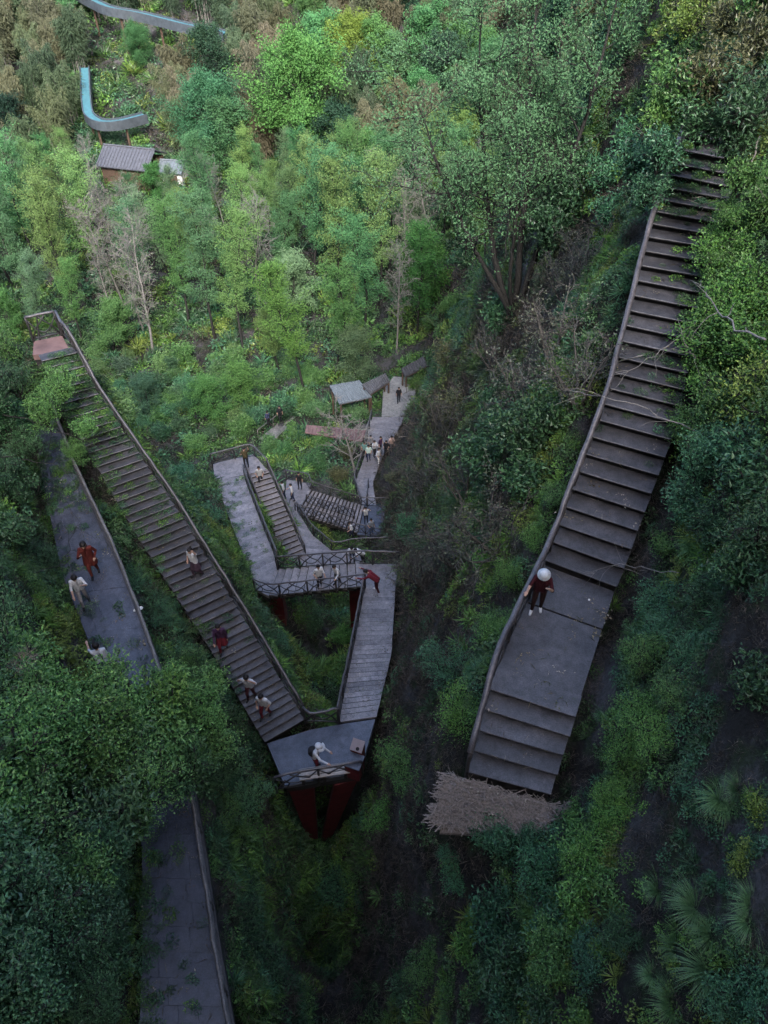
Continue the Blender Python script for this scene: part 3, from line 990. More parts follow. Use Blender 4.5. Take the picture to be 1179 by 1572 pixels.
def pavilion(corners, z, zlow, label, mat, ribs, posts=True):
    p = [spot(x, y, z if i < 2 else zlow) for i, (x, y) in enumerate(corners)]
    c = np.mean(p, axis=0)
    gz = ground(c[0], c[1])[0]
    th = thing('roofed_shelter', (c[0], c[1], gz), label, 'shelter')
    g = Geo()
    g.prism(ccw(p), 0.12)
    roof = part('roof', g, mat, th)
    for k in range(ribs):
        t = (k + 0.5) / ribs
        g = Geo()
        g.tube([p[0] * (1 - t) + p[1] * t + [0, 0, .04], p[3] * (1 - t) + p[2] * t + [0, 0, .04]], 0.06, 5)
        part('tile_row', g, mat, roof)
    for q in p:
        w = c + (q - c) * 0.88
        z0 = ground(w[0], w[1])[0]
        g = Geo()
        g.tube([[w[0], w[1], z0 - 0.3], [w[0], w[1], q[2] - 0.13]], 0.1, 6)
        part('post', g, M_WOOD, th)
    for a, b in ((0, 1), (1, 2), (2, 3), (3, 0)):
        g = Geo()
        g.tube([c + (p[a] - c) * 0.9 - [0, 0, .2], c + (p[b] - c) * 0.9 - [0, 0, .2]], 0.07, 5)
        part('beam', g, M_WOOD, th)
    return th
pavilion([(506, 592), (552, 584), (571, 609), (521, 620)], 6.4, 5.6, 'pale ribbed roof half under a leafy tree by the plaza', M_METALROOF, 14)
pavilion([(556, 590), (592, 573), (599, 585), (568, 605)], 6.6, 5.9, 'dark tiled shelter roof on the edge of the pale plaza', M_TILE, 12)
pavilion([(616, 566), (650, 547), (656, 561), (622, 578)], 6.6, 5.9, 'small dark shelter roof against the green slope beyond the plaza', M_TILE, 10)

def sheet(name, poly, label, mat, kind='structure', t=0.15):
    g = Geo()
    g.prism(ccw(poly), t)
    o = part(name, g, mat)
    return tag(o, label, None, None, kind)

sheet('plaza_pavement', [spot(586, 640, 4.6), spot(634, 636, 4.6), spot(640, 580, 4.6), spot(604, 578, 4.6), spot(588, 600, 4.6)], 'pale stone plaza behind the crowd', M_PLAZA)
sheet('plaza_pavement', [spot(556, 668, 5.0), spot(610, 668, 5.0), spot(616, 637, 4.75), spot(566, 645, 4.75)], 'pale stone threshold under the crowd', M_PLAZA)
dk = thing('timber_deck', spot(515, 660, 4.8), 'faded pink deck below the shelters', 'deck')
a0, a1, b0, b1 = spot(470, 652, 5.1), spot(468, 664, 5.1), spot(562, 660, 5.1), spot(556, 678, 5.1)
for i in range(16):
    t0, t1 = i / 16 + 0.002, (i + 1) / 16 - 0.002
    g = Geo()
    g.prism(ccw([a0 * (1 - t0) + b0 * t0, a0 * (1 - t1) + b0 * t1, a1 * (1 - t1) + b1 * t1, a1 * (1 - t0) + b1 * t0]), 0.12, 1 + random.uniform(-.25, .25))
    part('plank', g, M_PINK, dk)
pth_L = Edge([spot(396, 660, 4.6), spot(422, 636, 4.4), spot(440, 617, 4.3)])
pth_R = Edge([spot(414, 670, 4.6), spot(436, 645, 4.4), spot(452, 625, 4.3)])
for e in (pth_L, pth_R):
    e.p[:, 2] = ground(e.p[:, 0], e.p[:, 1]) + 0.12
g = Geo()
for i in range(14):
    g.prism(ccw([pth_L(i / 14), pth_R(i / 14), pth_R((i + 1) / 14), pth_L((i + 1) / 14)]), 0.2, 0.8 + 0.3 * random.random())
tag(part('valley_path', g, M_PLAZA), 'small pale path among the shrubs beyond the far left landing', None, None, 'structure')
railing('handrail_fence', shifted(pth_L, 0.1), 'pale rail beside the small valley path', M_PALERAIL, 0.9, 2.2, 0.05, False)
FOOT.append((pth_L, pth_R, 0.2))

# the blue slide on the hillside
def chute(pts, label, w=1.7, supports=True):
    E_ = Edge(pts)
    m = 36
    P = np.array([E_(t) for t in np.linspace(0, 1, m)])
    for _ in range(4):
        P[1:-1] = (P[:-2] + 2 * P[1:-1] + P[2:]) / 4
    T = np.gradient(P[:, :2], axis=0)
    T /= np.linalg.norm(T, axis=1, keepdims=True)
    Nn = np.stack([-T[:, 1], T[:, 0], np.zeros(m)], 1)
    th = thing('hillside_slide', P[m // 2] - [0, 0, 3], label, 'slide')
    g, GW = Geo(), {-1: Geo(), 1: Geo()}
    for i in range(m - 1):
        a, b = P[i], P[i + 1]
        na, nb = Nn[i], Nn[i + 1]
        g.prism(ccw([a - na * w / 2, a + na * w / 2, b + nb * w / 2, b - nb * w / 2]), 0.12)
        for s in (-1, 1):
            o0, o1 = na * s * (w / 2 + 0.0), nb * s * (w / 2 + 0.0)
            e0, e1 = na * s * (w / 2 + 0.14), nb * s * (w / 2 + 0.14)
            up = np.array([0, 0, 0.22])
            GW[s].prism(ccw([a + o0 + up, a + e0 + up, b + e1 + up, b + o1 + up]), 1.15)
    part('slide_bed', g, M_SLIDE, th)
    for s in (-1, 1):
        part('side_wall', GW[s], M_SLIDEWALL, th)
    if supports:
        for i in range(2, m, 7):
            z0 = ground(P[i][0], P[i][1])[0]
            if z0 < P[i][2] - 0.6:
                g = Geo()
                g.tube([[P[i][0], P[i][1], z0 - 0.4], P[i] - [0, 0, 0.13]], 0.16, 6)
                part('support_post', g, M_WOOD, th)
    return th
chute([spot(130, 104, 15.2), spot(132, 150, 13.6), spot(135, 176, 13.0), spot(152, 188, 12.8), spot(180, 187, 12.7), spot(222, 176, 12.6)], 'blue slide making a sharp bend above the tiled house', 1.05)
chute([spot(100, -22, 21.5), spot(165, 12, 20.8), spot(215, 20, 20.2), spot(285, 38, 19.6), spot(345, 50, 19.2)], 'straight blue slide high on the bamboo hillside', 1.0)
chute([spot(300, 152, 14.8), spot(335, 158, 14.5), spot(372, 166, 14.2)], 'short pale blue stretch of slide between bamboo plumes', 1.3)

# ------------------------------------------------------------------ vegetation: leaves, branches
def leaf_arrays(C, Dv, length, width, rng, fold=0.25, spread=0.2):
    """Folded rhombic leaves: 4 vertices, 2 triangles each."""
    n = len(C)
    Dv = Dv / np.maximum(np.linalg.norm(Dv, axis=1, keepdims=True), 1e-9)
    up = rng.normal(0, 0.55, (n, 3)) + np.array([0, 0, 1.0])
    sd = np.cross(Dv, up)
    sd /= np.maximum(np.linalg.norm(sd, axis=1, keepdims=True), 1e-9)
    nm = np.cross(sd, Dv)
    L = np.broadcast_to(np.asarray(length, float), (n,))[:, None] * rng.uniform(0.7, 1.25, (n, 1))
    W = np.broadcast_to(np.asarray(width, float), (n,))[:, None] * rng.uniform(0.8, 1.2, (n, 1))
    b = C - Dv * L * 0.3
    l = C + sd * W * 0.5 + nm * W * fold
    r = C - sd * W * 0.5 + nm * W * fold
    t = C + Dv * L * 0.7 - nm * L * 0.12
    V = np.stack([b, l, t, r], 1).reshape(-1, 3)
    i = np.arange(n)[:, None] * 4
    F = np.concatenate([i + np.array([[0, 1, 2]]), i + np.array([[0, 2, 3]])], 1).reshape(-1, 3)
    sh = np.repeat(np.clip(rng.normal(1.0, spread, n), 0.4, 1.8), 2)
    return V, F[:, ::-1], sh

def leaf_mesh(name, C, Dv, length, width, rng, mat, fold=0.25):
    V, F, sh = leaf_arrays(np.asarray(C), np.asarray(Dv), length, width, rng, fold, 0.1 if mat is M_TREELEAF else 0.3)
    return mesh_np(name, V, F, False, sh, [mat])

def rand_dirs(n, rng, zbias=0.0):
    v = rng.normal(0, 1, (n, 3))
    v[:, 2] += zbias
    return v / np.linalg.norm(v, axis=1, keepdims=True)

def wander(p, d, length, k, rng, bend=0.25, lift=0.0):
    pts = [np.array(p, float)]
    d = unit(d)
    for i in range(k):
        d = unit(d + rng.normal(0, bend, 3) * 0.5 + np.array([0, 0, lift]))
        pts.append(pts[-1] + d * length / k)
    return np.array(pts)

def grow(rng, H, r0, first, nb, crown, elev=(0.5, 1.0), lean=(0, 0), n2=5, n3=3, twig_r=0.012, bend=0.25, base=(0, 0, 0), l3=0.55, trunkbend=0.07, tdraw=True):
    """Returns branch Geo and twig samples. crown(t) = branch length at trunk fraction t."""
    g = Geo()
    tw = []
    k = 9
    trunk = [np.array(base, float)]
    d = unit([lean[0], lean[1], 1])
    for i in range(k):
        d = unit(d + np.append(rng.normal(0, trunkbend, 2), 0.06))
        trunk.append(trunk[-1] + d * H / k)
    trunk = np.array(trunk)
    g.tube(trunk, np.linspace(r0, r0 * 0.12, k + 1), 7, False)
    tp = lambda t: np.array([np.interp(t * k, np.arange(k + 1), trunk[:, j]) for j in range(3)])
    a = rng.uniform(0, 6.28)
    for i in range(nb):
        t = first + (1 - first) * (i + rng.uniform(0, 0.8)) / nb
        t = min(t, 0.99)
        a += 2.4 + rng.normal(0, 0.4)
        e = rng.uniform(*elev)
        dv = np.array([math.cos(a) * math.cos(e), math.sin(a) * math.cos(e), math.sin(e)])
        Lb = crown(t) * rng.uniform(0.75, 1.15)
        b = wander(tp(t), dv, Lb, 5, rng, bend, 0.03)
        rb = r0 * (1 - t * 0.8) * 0.42
        g.tube(b, np.linspace(rb, max(rb * 0.2, twig_r), 6), 5, False)
        for j in range(n2):
            s = 0.25 + 0.75 * (j + rng.uniform(0, 1)) / n2
            q = np.array([np.interp(s * 5, np.arange(6), b[:, c]) for c in range(3)])
            d2 = unit(unit(b[-1] - b[0]) + rng.normal(0, 0.7, 3))
            L2 = Lb * rng.uniform(0.25, 0.5)
            b2 = wander(q, d2, L2, 3, rng, bend)
            if tdraw:
                g.tube(b2, np.linspace(max(rb * 0.3, twig_r * 1.3), twig_r, 4), 4, False)
            tw.append(b2)
            for m in range(n3):
                q2 = b2[rng.integers(1, 4)]
                b3 = wander(q2, unit(d2 + rng.normal(0, 0.8, 3)), L2 * l3 * rng.uniform(0.6, 1.2), 2, rng, bend)
                if tdraw:
                    g.tube(b3, np.linspace(twig_r, twig_r * 0.6, 3), 3, False)
                tw.append(b3)
    return g, tw

def twig_points(tw, n, rng, sigma):
    A = np.concatenate([b[:-1] for b in tw])
    B = np.concatenate([b[1:] for b in tw])
    k = rng.integers(0, len(A), n)
    s = rng.random((n, 1))
    return A[k] * (1 - s) + B[k] * s + rng.normal(0, sigma, (n, 3))

def geo_mesh(name, g, mat, smooth=True):
    return mesh_np(name, np.concatenate(g.V), g.F, smooth, None, [mat])

VEG = []
class Plant:
    """A kind of tree or shrub: shared meshes for its woody and leafy parts."""
    def __init__(self, wood, leaf, wood_name='trunk', leaf_name='crown'):
        self.wood, self.leaf, self.wn, self.ln = wood, leaf, wood_name, leaf_name
    def place(self, name, loc, scale, rotz, color, label, cat, group=None, tilt=None, stretch=1.0):
        th = thing(name, loc, label, cat, group)
        th.rotation_euler = (tilt[0], tilt[1], rotz) if tilt else (0, 0, rotz)
        th.scale = (scale, scale, scale * stretch)
        if group:
            VEG.append((th, label, tuple(color), scale, np.array(loc)))
        if self.wood:
            link(self.wn, self.wood, th)
        if self.leaf:
            o = link(self.ln, self.leaf, th)
            o.color = (*color, 1)
        return th

def cone_crown(mx, top=0.25):
    return lambda t: mx * (0.35 + 0.65 * math.sin(math.pi * min(1, max(0, (1 - t) * 1.1 + 0.12)) ** 0.9)) if t < 0.97 else mx * top

def make_tree(seed, H, r0, first, nb, mx, nleaf, llen, lwid, sigma, bark, elev=(0.5, 1.0), n2=5, n3=3, zb=0.2, shape=None, twig_r=0.015, bend=0.25, drawtw=True):
    rng = np.random.default_rng(seed)
    g, tw = grow(rng, H, r0, first, nb, shape or cone_crown(mx), elev, (0, 0), n2, n3, twig_r, bend, tdraw=drawtw)
    wood = geo_mesh('trunk', g, bark)
    leaf = None
    if nleaf:
        P = twig_points(tw, nleaf, rng, sigma)
        leaf = leaf_mesh('crown', P, rand_dirs(nleaf, rng, zb), llen, lwid, rng, M_TREELEAF)
    return Plant(wood, leaf)

# valley kinds (seen from 70 to 110 m)
SLIM = [make_tree(100 + i, 15.5, 0.17, 0.3, 30, 2.5, 10000, 0.165, 0.095, 0.24, M_BARK, (0.55, 1.2), 5, 3) for i in range(4)]
BARE = [make_tree(120 + i, 14, 0.15, 0.25, 30, 2.4, 900, 0.2, 0.1, 0.25, M_PALEBARK, (0.4, 1.1), 6, 5, twig_r=0.016) for i in range(3)]
BROAD = [make_tree(140 + i, 10, 0.2, 0.28, 26, 3.6, 9500, 0.28, 0.17, 0.3, M_BARK, (0.1, 1.1), 6, 4,
                   shape=lambda t: 3.8 * math.sin(math.pi * min(1, max(0.08, (t - 0.1) / 0.95))) ** 0.6) for i in range(3)]

def make_bamboo(seed):
    rng = np.random.default_rng(seed)
    g = Geo()
    P, Dd = [], []
    for i in range(15):
        a = rng.uniform(0, 6.28)
        o = np.array([math.cos(a), math.sin(a), 0]) * rng.uniform(0, 0.9)
        out = np.array([math.cos(a), math.sin(a), 0]) * rng.uniform(0.2, 1.0)
        H = rng.uniform(6.5, 10)
        k = 10
        t = np.linspace(0, 1, k)[:, None]
        pts = o + out * (t ** 2.4) * 2.2 + np.array([0, 0, 1]) * (t * H - (t ** 4) * 1.6)
        g.tube(pts, np.linspace(0.05, 0.012, k), 5, False)
        n = 330
        s = rng.beta(2.2, 1.3, n) * 0.8 + 0.2
        c = np.stack([np.interp(s, t[:, 0], pts[:, j]) for j in range(3)], 1)
        sp = 0.25 + 0.5 * np.sin(np.pi * s)
        off = rng.normal(0, 1, (n, 3)) * (sp * 0.6)[:, None]
        off[:, 2] = off[:, 2] * 0.6 - np.linalg.norm(off[:, :2], axis=1) * 0.5
        P.append(c + off)
        dd = off * np.array([1, 1, 0.4]) + rng.normal(0, 0.25, (n, 3)) + np.array([0, 0, -0.35])
        Dd.append(dd)
    P, Dd = np.concatenate(P), np.concatenate(Dd)
    return Plant(geo_mesh('culms', g, M_PALEBARK), leaf_mesh('foliage', P, Dd, 0.5, 0.09, rng, M_TREELEAF), 'culms', 'foliage')
BAMBOO = [make_bamboo(160 + i) for i in range(3)]

FRESH = [(0.105, 0.23, 0.075), (0.095, 0.23, 0.1), (0.14, 0.255, 0.085), (0.1, 0.21, 0.1), (0.16, 0.26, 0.085), (0.085, 0.22, 0.09), (0.14, 0.23, 0.12)]
GREY = [(0.15, 0.18, 0.12), (0.13, 0.17, 0.12), (0.17, 0.17, 0.13)]
TANB = [(0.105, 0.132, 0.072), (0.13, 0.137, 0.082), (0.08, 0.118, 0.066), (0.145, 0.14, 0.09), (0.06, 0.098, 0.058)]
DARK = [(0.03, 0.075, 0.045), (0.04, 0.085, 0.05), (0.045, 0.09, 0.04)]

def jit(c, rng, a=0.14):
    k = 1 + rng.normal(0, a)
    return tuple(float(max(0.005, v * k * (1 + rng.normal(0, a * 0.25)))) for v in c)

vr = np.random.default_rng(77)
placed = []
def free(x, y, d):
    return all((x - a) ** 2 + (y - b) ** 2 > d * d for a, b in placed)

# explicit landmark trees of the valley: (photo foot x, foot y, kind, scale, colour)
def on_valley(px, py):
    q = hit(px, py)
    return q
def valley_tree(kind, x, y, sc, col, st=1.0):
    z = ground(x, y)[0] - 0.2
    placed.append((x, y))
    a = vr.uniform(0, 6.28)
    if kind == 'slim':
        SLIM[vr.integers(0, len(SLIM))].place('slim_tree', (x, y, z), sc, a, col, 'slim upright tree in light spring leaf on the valley floor', 'tree', 'slim trees of the valley', None, st)
    elif kind == 'bare':
        BARE[vr.integers(0, len(BARE))].place('bare_tree', (x, y, z), sc, a, col, 'grey leafless tree standing among the green valley trees', 'tree', 'leafless trees of the valley', None, st)
    else:
        BROAD[vr.integers(0, len(BROAD))].place('round_tree', (x, y, z), sc, a, col, 'round bushy green tree of the valley', 'tree', 'bushy trees of the valley', None, st)

LAND = [  # px, py of the foot, kind, scale, colour
    (237, 548, 'bare', 1.05, GREY[0]), (120, 485, 'slim', 1.0, FRESH[4]), (130, 530, 'slim', 0.6, FRESH[0]),
    (470, 610, 'slim', 0.95, (0.12, 0.24, 0.06)), (515, 585, 'slim', 0.9, (0.1, 0.22, 0.07)),
    (545, 600, 'broad', 0.62, (0.10, 0.16, 0.085)), (375, 545, 'slim', 0.95, FRESH[2]), (430, 575, 'slim', 0.55, FRESH[4]),
    (330, 520, 'slim', 1.0, FRESH[3]), (290, 500, 'slim', 0.9, FRESH[0]), (60, 470, 'slim', 0.9, FRESH[3]),
    (560, 520, 'slim', 0.95, FRESH[1]), (610, 545, 'bare', 0.8, GREY[1]), (252, 312, 'broad', 0.5, (0.06, 0.17, 0.05)),
    (20, 440, 'slim', 1.0, FRESH[2]), (400, 470, 'bare', 0.95, GREY[1]), (520, 470, 'slim', 1.05, FRESH[4]), (190, 470, 'bare', 0.95, GREY[2]),
    (640, 520, 'slim', 0.8, (0.06, 0.17, 0.05)), (650, 480, 'broad', 0.8, (0.06, 0.16, 0.04)),
    (340, 650, 'broad', 0.5, (0.08, 0.2, 0.06)), (310, 640, 'broad', 0.42, (0.06, 0.15, 0.07)), (230, 640, 'broad', 0.42, (0.07, 0.15, 0.09)),
    (370, 630, 'broad', 0.5, (0.1, 0.22, 0.06)),
]
for px, py, kind, sc, col in LAND:
    q = on_valley(px, py)
    valley_tree(kind, q[0], q[1], sc, jit(col, vr, 0.06))
cnt = 0
for tries in range(6000):
    y = vr.uniform(70, 101)
    x = vr.uniform(-62, 16)
    if not in_view([[x, y, 10]], 90)[0] or not free(x, y, 3.3 + 0.8 * vr.random()):
        continue
    if -8 < x < 8 and y < 76:
        continue
    px_, py_, _ = project([[x, y, ground(x, y)[0]]])
    if 130 < px_[0] < 300 and 232 < py_[0] < 330 and vr.random() < 0.75:
        continue
    r = vr.random()
    pat = vnoise(np.array([[x * 0.07, y * 0.07, 0.3]]), 5)[0]
    kind = 'bare' if r < 0.16 + 0.22 * (pat > 0.6) else ('broad' if r > 0.93 else 'slim')
    sc = vr.uniform(0.72, 1.08) * (0.8 if y < 76 else 1.0)
    if kind == 'broad': sc *= 0.8
    col = GREY[vr.integers(0, 3)] if kind == 'bare' else FRESH[vr.integers(0, len(FRESH))]
    tx, ty, _ = project([[x, y, ground(x, y)[0] + 14.5 * sc]])
    lim = 262 if 110 < tx[0] < 292 else 205
    if ty[0] < lim:
        sc *= 0.66
        tx, ty, _ = project([[x, y, ground(x, y)[0] + 14.5 * sc]])
        if ty[0] < lim:
            continue
    valley_tree(kind, x, y, sc, jit(col, vr))
    cnt += 1
    if cnt > 185: break

# bamboo and mixed trees of the hillside
cnt = 0
for tries in range(6000):
    y = vr.uniform(99, 165)
    x = vr.uniform(-88, 40)
    z = ground(x, y)[0]
    if not in_view([[x, y, z + 4]], 70)[0] or not free(x, y, 3.3):
        continue
    px_, py_, _ = project([[x, y, z + 3]])
    px_, py_ = px_[0], py_[0]
    bx, by, _ = project([[x, y, z]])
    tx, ty, _ = project([[x, y, z + 9.5]])
    if (105 < px_ < 280 and ty[0] < 240 and by[0] > 125 and not (px_ > 235 and by[0] < 190)) or (120 < px_ < 330 and ty[0] < 40 and by[0] > 40) or (300 < px_ < 360 and ty[0] < 160 and by[0] > 175):
        continue
    placed.append((x, y))
    green = vr.random() < (0.1 if px_ < 420 else 0.45)
    if green:
        col = jit((DARK + FRESH)[vr.integers(0, 9)], vr)
        BROAD[vr.integers(0, 3)].place('round_tree', (x, y, z - 0.3), vr.uniform(0.6, 0.95), vr.uniform(0, 6.28), col, 'green broadleaf tree among the hillside bamboo', 'tree', 'broadleaf trees of the hillside')
    else:
        col = jit(TANB[vr.integers(0, len(TANB))], vr)
        BAMBOO[vr.integers(0, 3)].place('bamboo_clump', (x, y, z - 0.3), vr.uniform(0.85, 1.25), vr.uniform(0, 6.28), col, 'feathery olive bamboo plume on the hillside', 'bamboo', 'bamboo plumes of the hillside')
    cnt += 1
    if cnt > 230: break
LUSH = make_tree(150, 10, 0.2, 0.28, 30, 3.6, 22000, 0.2, 0.12, 0.32, M_BARK, (0.1, 1.1), 6, 4, shape=lambda t: 3.8 * math.sin(math.pi * min(1, max(0.08, (t - 0.1) / 0.95))) ** 0.6)
# two landmark crowns in front of the bamboo
for px, py, sc, col, lab in ((462, 262, 1.5, (0.1, 0.24, 0.065), 'large bright green tree in front of the bamboo hillside'),
                             (532, 150, 0.95, (0.17, 0.25, 0.05), 'yellow green round tree high on the hillside'),
                             (330, 262, 1.1, (0.06, 0.17, 0.085), 'bluish green tree behind the little blue roofed shed'),
                             (222, 112, 0.6, (0.06, 0.16, 0.06), 'small green tree next to the upright stretch of slide')):
    q = hit(px, py)
    LUSH.place('round_tree', (q[0], q[1], q[2] - 0.3), sc, 1.0 + px, col, lab, 'tree')

# the open multi-stemmed tree on the right hand cliff
def hero_tree():
    rng = np.random.default_rng(501)
    G = Geo()
    tws = []
    for lean, H, r in (((-0.42, 0.25), 12.5, 0.16), ((-0.12, 0.3), 14, 0.17), ((0.12, 0.28), 13.5, 0.16), ((-0.75, 0.2), 10.5, 0.13), ((0.3, 0.1), 11, 0.12), ((-0.3, -0.1), 9.5, 0.11)):
        g, tw = grow(rng, H, r, 0.3, 13, lambda t: 3.6 * (1.1 - 0.55 * t), (0.25, 1.05), lean, 6, 4, 0.013, 0.3,
                     (rng.normal(0, 0.25), rng.normal(0, 0.25), 0), 0.7, 0.09)
        for v in g.V: G.V.append(v)
        off = G.n
        for f in g.F: G.F.append(tuple(i + off for i in f))
        G.n += g.n
        tws += tw
    P = twig_points(tws, 52000, rng, 0.2)
    P = P[rng.random(len(P)) < np.clip((P[:, 2] - 2.5) / 6.5, 0.04, 0.85)]
    return Plant(geo_mesh('trunk', G, M_BARK), leaf_mesh('crown', P, rand_dirs(len(P), rng, 0.1), 0.115, 0.062, rng, M_TREELEAF))
HERO = hero_tree()
hq = hit(795, 475)
HERO.place('open_tree', (hq[0], hq[1], hq[2] - 0.4), 1.15, 0.0, (0.1, 0.21, 0.1), 'open tree with many dark stems leaning from the right cliff', 'tree')
hq2 = hit(742, 330)

# shrubs of the cliffs ------------------------------------------------
def make_shrub(seed, rad, nleaf, llen, lwid, stems=7, sigma=0.13, nn=(4, 3), leafy=True, bark=None, tr=0.008, lift=0.9, H=None):
    rng = np.random.default_rng(seed)
    G, tws = Geo(), []
    for i in range(stems):
        a = 6.28 * i / stems + rng.normal(0, 0.3)
        l = rng.uniform(0.3, lift)
        g, tw = grow(rng, (H or rad * 1.5) * rng.uniform(0.7, 1.1), 0.03 * rad + 0.008, 0.25, 6, lambda t: rad * 0.55 * (1.15 - 0.6 * t), (0.1, 1.1), (math.cos(a) * l, math.sin(a) * l), nn[0], nn[1], tr, 0.35)
        for v in g.V: G.V.append(v)
        for f in g.F: G.F.append(tuple(i + G.n for i in f))
        G.n += g.n
        tws += tw
    leaf = None
    if nleaf:
        P = twig_points(tws, nleaf, rng, sigma)
        out = P / np.maximum(np.linalg.norm(P, axis=1, keepdims=True), 0.1)
        leaf = leaf_mesh('foliage', P, out * 0.8 + rand_dirs(nleaf, rng, -0.1) * 0.9, llen, lwid, rng, M_LEAF)
    return Plant(geo_mesh('stems', G, bark or M_BARK), leaf, 'stems', 'foliage')

NEAR = [make_shrub(200 + i, 1.15, 4200, 0.085, 0.045) for i in range(3)]          # small oval leaves
BIGLEAF = [make_shrub(220 + i, 1.0, 1700, 0.15, 0.065, sigma=0.16) for i in range(2)]   # larger leaves
FINE = [make_shrub(240 + i, 1.2, 4500, 0.06, 0.035) for i in range(2)]
M_TWIG = plain_mat('grey_twig', (0.075, 0.07, 0.066), 0.85, 0, 0.4, 14, 0.2)
TWIGGY = [make_shrub(260 + i, 1.5, 900, 0.07, 0.045, 7, 0.12, (4, 3), bark=M_TWIG, tr=0.006) for i in range(2)]
MIDSH = [make_shrub(280 + i, 1.6, 3000, 0.19, 0.11, sigma=0.22) for i in range(3)]      # for 35 to 70 m

def lean_from(n, k):
    return None

def shrub(kind, px, py, sc, col, label, group, lift=0.0, tilt=None, name='leafy_shrub', rng=vr):
    q = hit(px, py)
    if foot_height([q[0]], [q[1]], 0.1)[0] < np.inf:
        return
    if any(math.hypot(px - a_, py - b_) < 30 for a_, b_, r_ in ROCK):
        return
    P = kind[rng.integers(0, len(kind))]
    P.place(name, (q[0], q[1], q[2] - 0.15 + lift), sc, rng.uniform(0, 6.28), jit(col, rng, 0.1), label, 'shrub', group, (rng.normal(0, 0.22), rng.normal(0, 0.22)), rng.uniform(0.7, 1.15))

TEAL, MIDG, YEL, DKG, BRT = (0.06, 0.16, 0.085), (0.085, 0.19, 0.055), (0.14, 0.21, 0.045), (0.045, 0.105, 0.048), (0.1, 0.235, 0.055)
OLIVE = (0.09, 0.1, 0.045)

# big overhanging bushes on the left cliff, rooted in the wall above the walkway
OVER = [(35, 1075, 35.5, 1.0, DKG), (120, 1065, 34.8, 0.95, MIDG), (205, 1085, 33.6, 0.85, MIDG), (285, 1085, 32.2, 0.85, (0.075, 0.15, 0.04)), (345, 1105, 30.6, 0.8, MIDG),
        (60, 1170, 36.2, 1.05, MIDG), (150, 1165, 35.2, 1.0, MIDG), (240, 1175, 33.8, 0.95, (0.06, 0.13, 0.05)), (325, 1190, 31.5, 0.8, (0.05, 0.11, 0.04)),
        (40, 1280, 37.0, 1.0, MIDG), (135, 1275, 36.2, 1.05, (0.055, 0.115, 0.04)), (215, 1270, 34.6, 0.8, (0.06, 0.12, 0.05)), (95, 1380, 37.2, 0.95, DKG), (175, 1370, 36.2, 0.7, MIDG),
        (25, 1420, 38.0, 0.9, DKG), (130, 1465, 37.6, 0.75, DKG), (60, 1530, 38.6, 0.7, DKG), (380, 1180, 28.8, 0.7, DKG),
        (250, 1130, 33.4, 0.9, MIDG), (300, 1150, 32.0, 0.8, MIDG), (265, 1225, 33.6, 0.85, MIDG), (200, 1330, 35.0, 0.6, DKG), (190, 1420, 36.0, 0.55, DKG), (20, 1190, 36.8, 0.9, DKG), (90, 1100, 35.4, 0.9, MIDG),
        (180, 1500, 36.6, 0.5, DKG), (110, 1550, 38.2, 0.6, DKG), (15, 1500, 38.8, 0.8, DKG), (15, 1350, 38.0, 0.9, DKG), (360, 1150, 29.8, 0.75, MIDG), (410, 1230, 27.6, 0.6, DKG), (350, 1050, 29.6, 0.55, MIDG),
        (215, 1140, 34.2, 0.9, (0.07, 0.15, 0.04)), (300, 1060, 31.8, 0.6, MIDG),
        (40, 655, 33.6, 0.75, DKG), (75, 690, 33.0, 0.6, DKG), (30, 740, 33.4, 0.7, DKG), (120, 600, 34.4, 0.6, MIDG), (95, 640, 34.2, 0.6, MIDG), (150, 660, 33.6, 0.4, MIDG), (55, 590, 35.2, 0.7, DKG), (20, 620, 34.8, 0.8, DKG), (135, 700, 32.6, 0.4, MIDG), (50, 820, 33.2, 0.6, DKG), (15, 880, 34.5, 0.8, DKG),
        (205, 1300, 33.8, 0.5, MIDG), (200, 1390, 34.2, 0.45, DKG), (205, 1470, 34.4, 0.45, DKG), (190, 1545, 34.6, 0.4, DKG), (235, 1265, 33.0, 0.5, MIDG),
        (30, 960, 35.0, 0.8, DKG), (60, 1010, 35.0, 0.8, MIDG)]
for i, (px, py, h, sc, col) in enumerate(OVER):
    tgt = spot(px, py, h)
    root = tgt - np.array([0.95, 0, 0.75]) * sc
    kind = (NEAR + BIGLEAF[:1])[i % 4] if i % 5 else FINE[0]
    kind.place('overhanging_bush', root, sc * 1.15, vr.uniform(0, 6.28), jit(tuple(v * 1.3 for v in col), vr, 0.12),
               'dense small-leaved bush overhanging the wet walkway from the left cliff', 'bush', 'bushes over the walkway', (0, R(35), 0) if False else None)

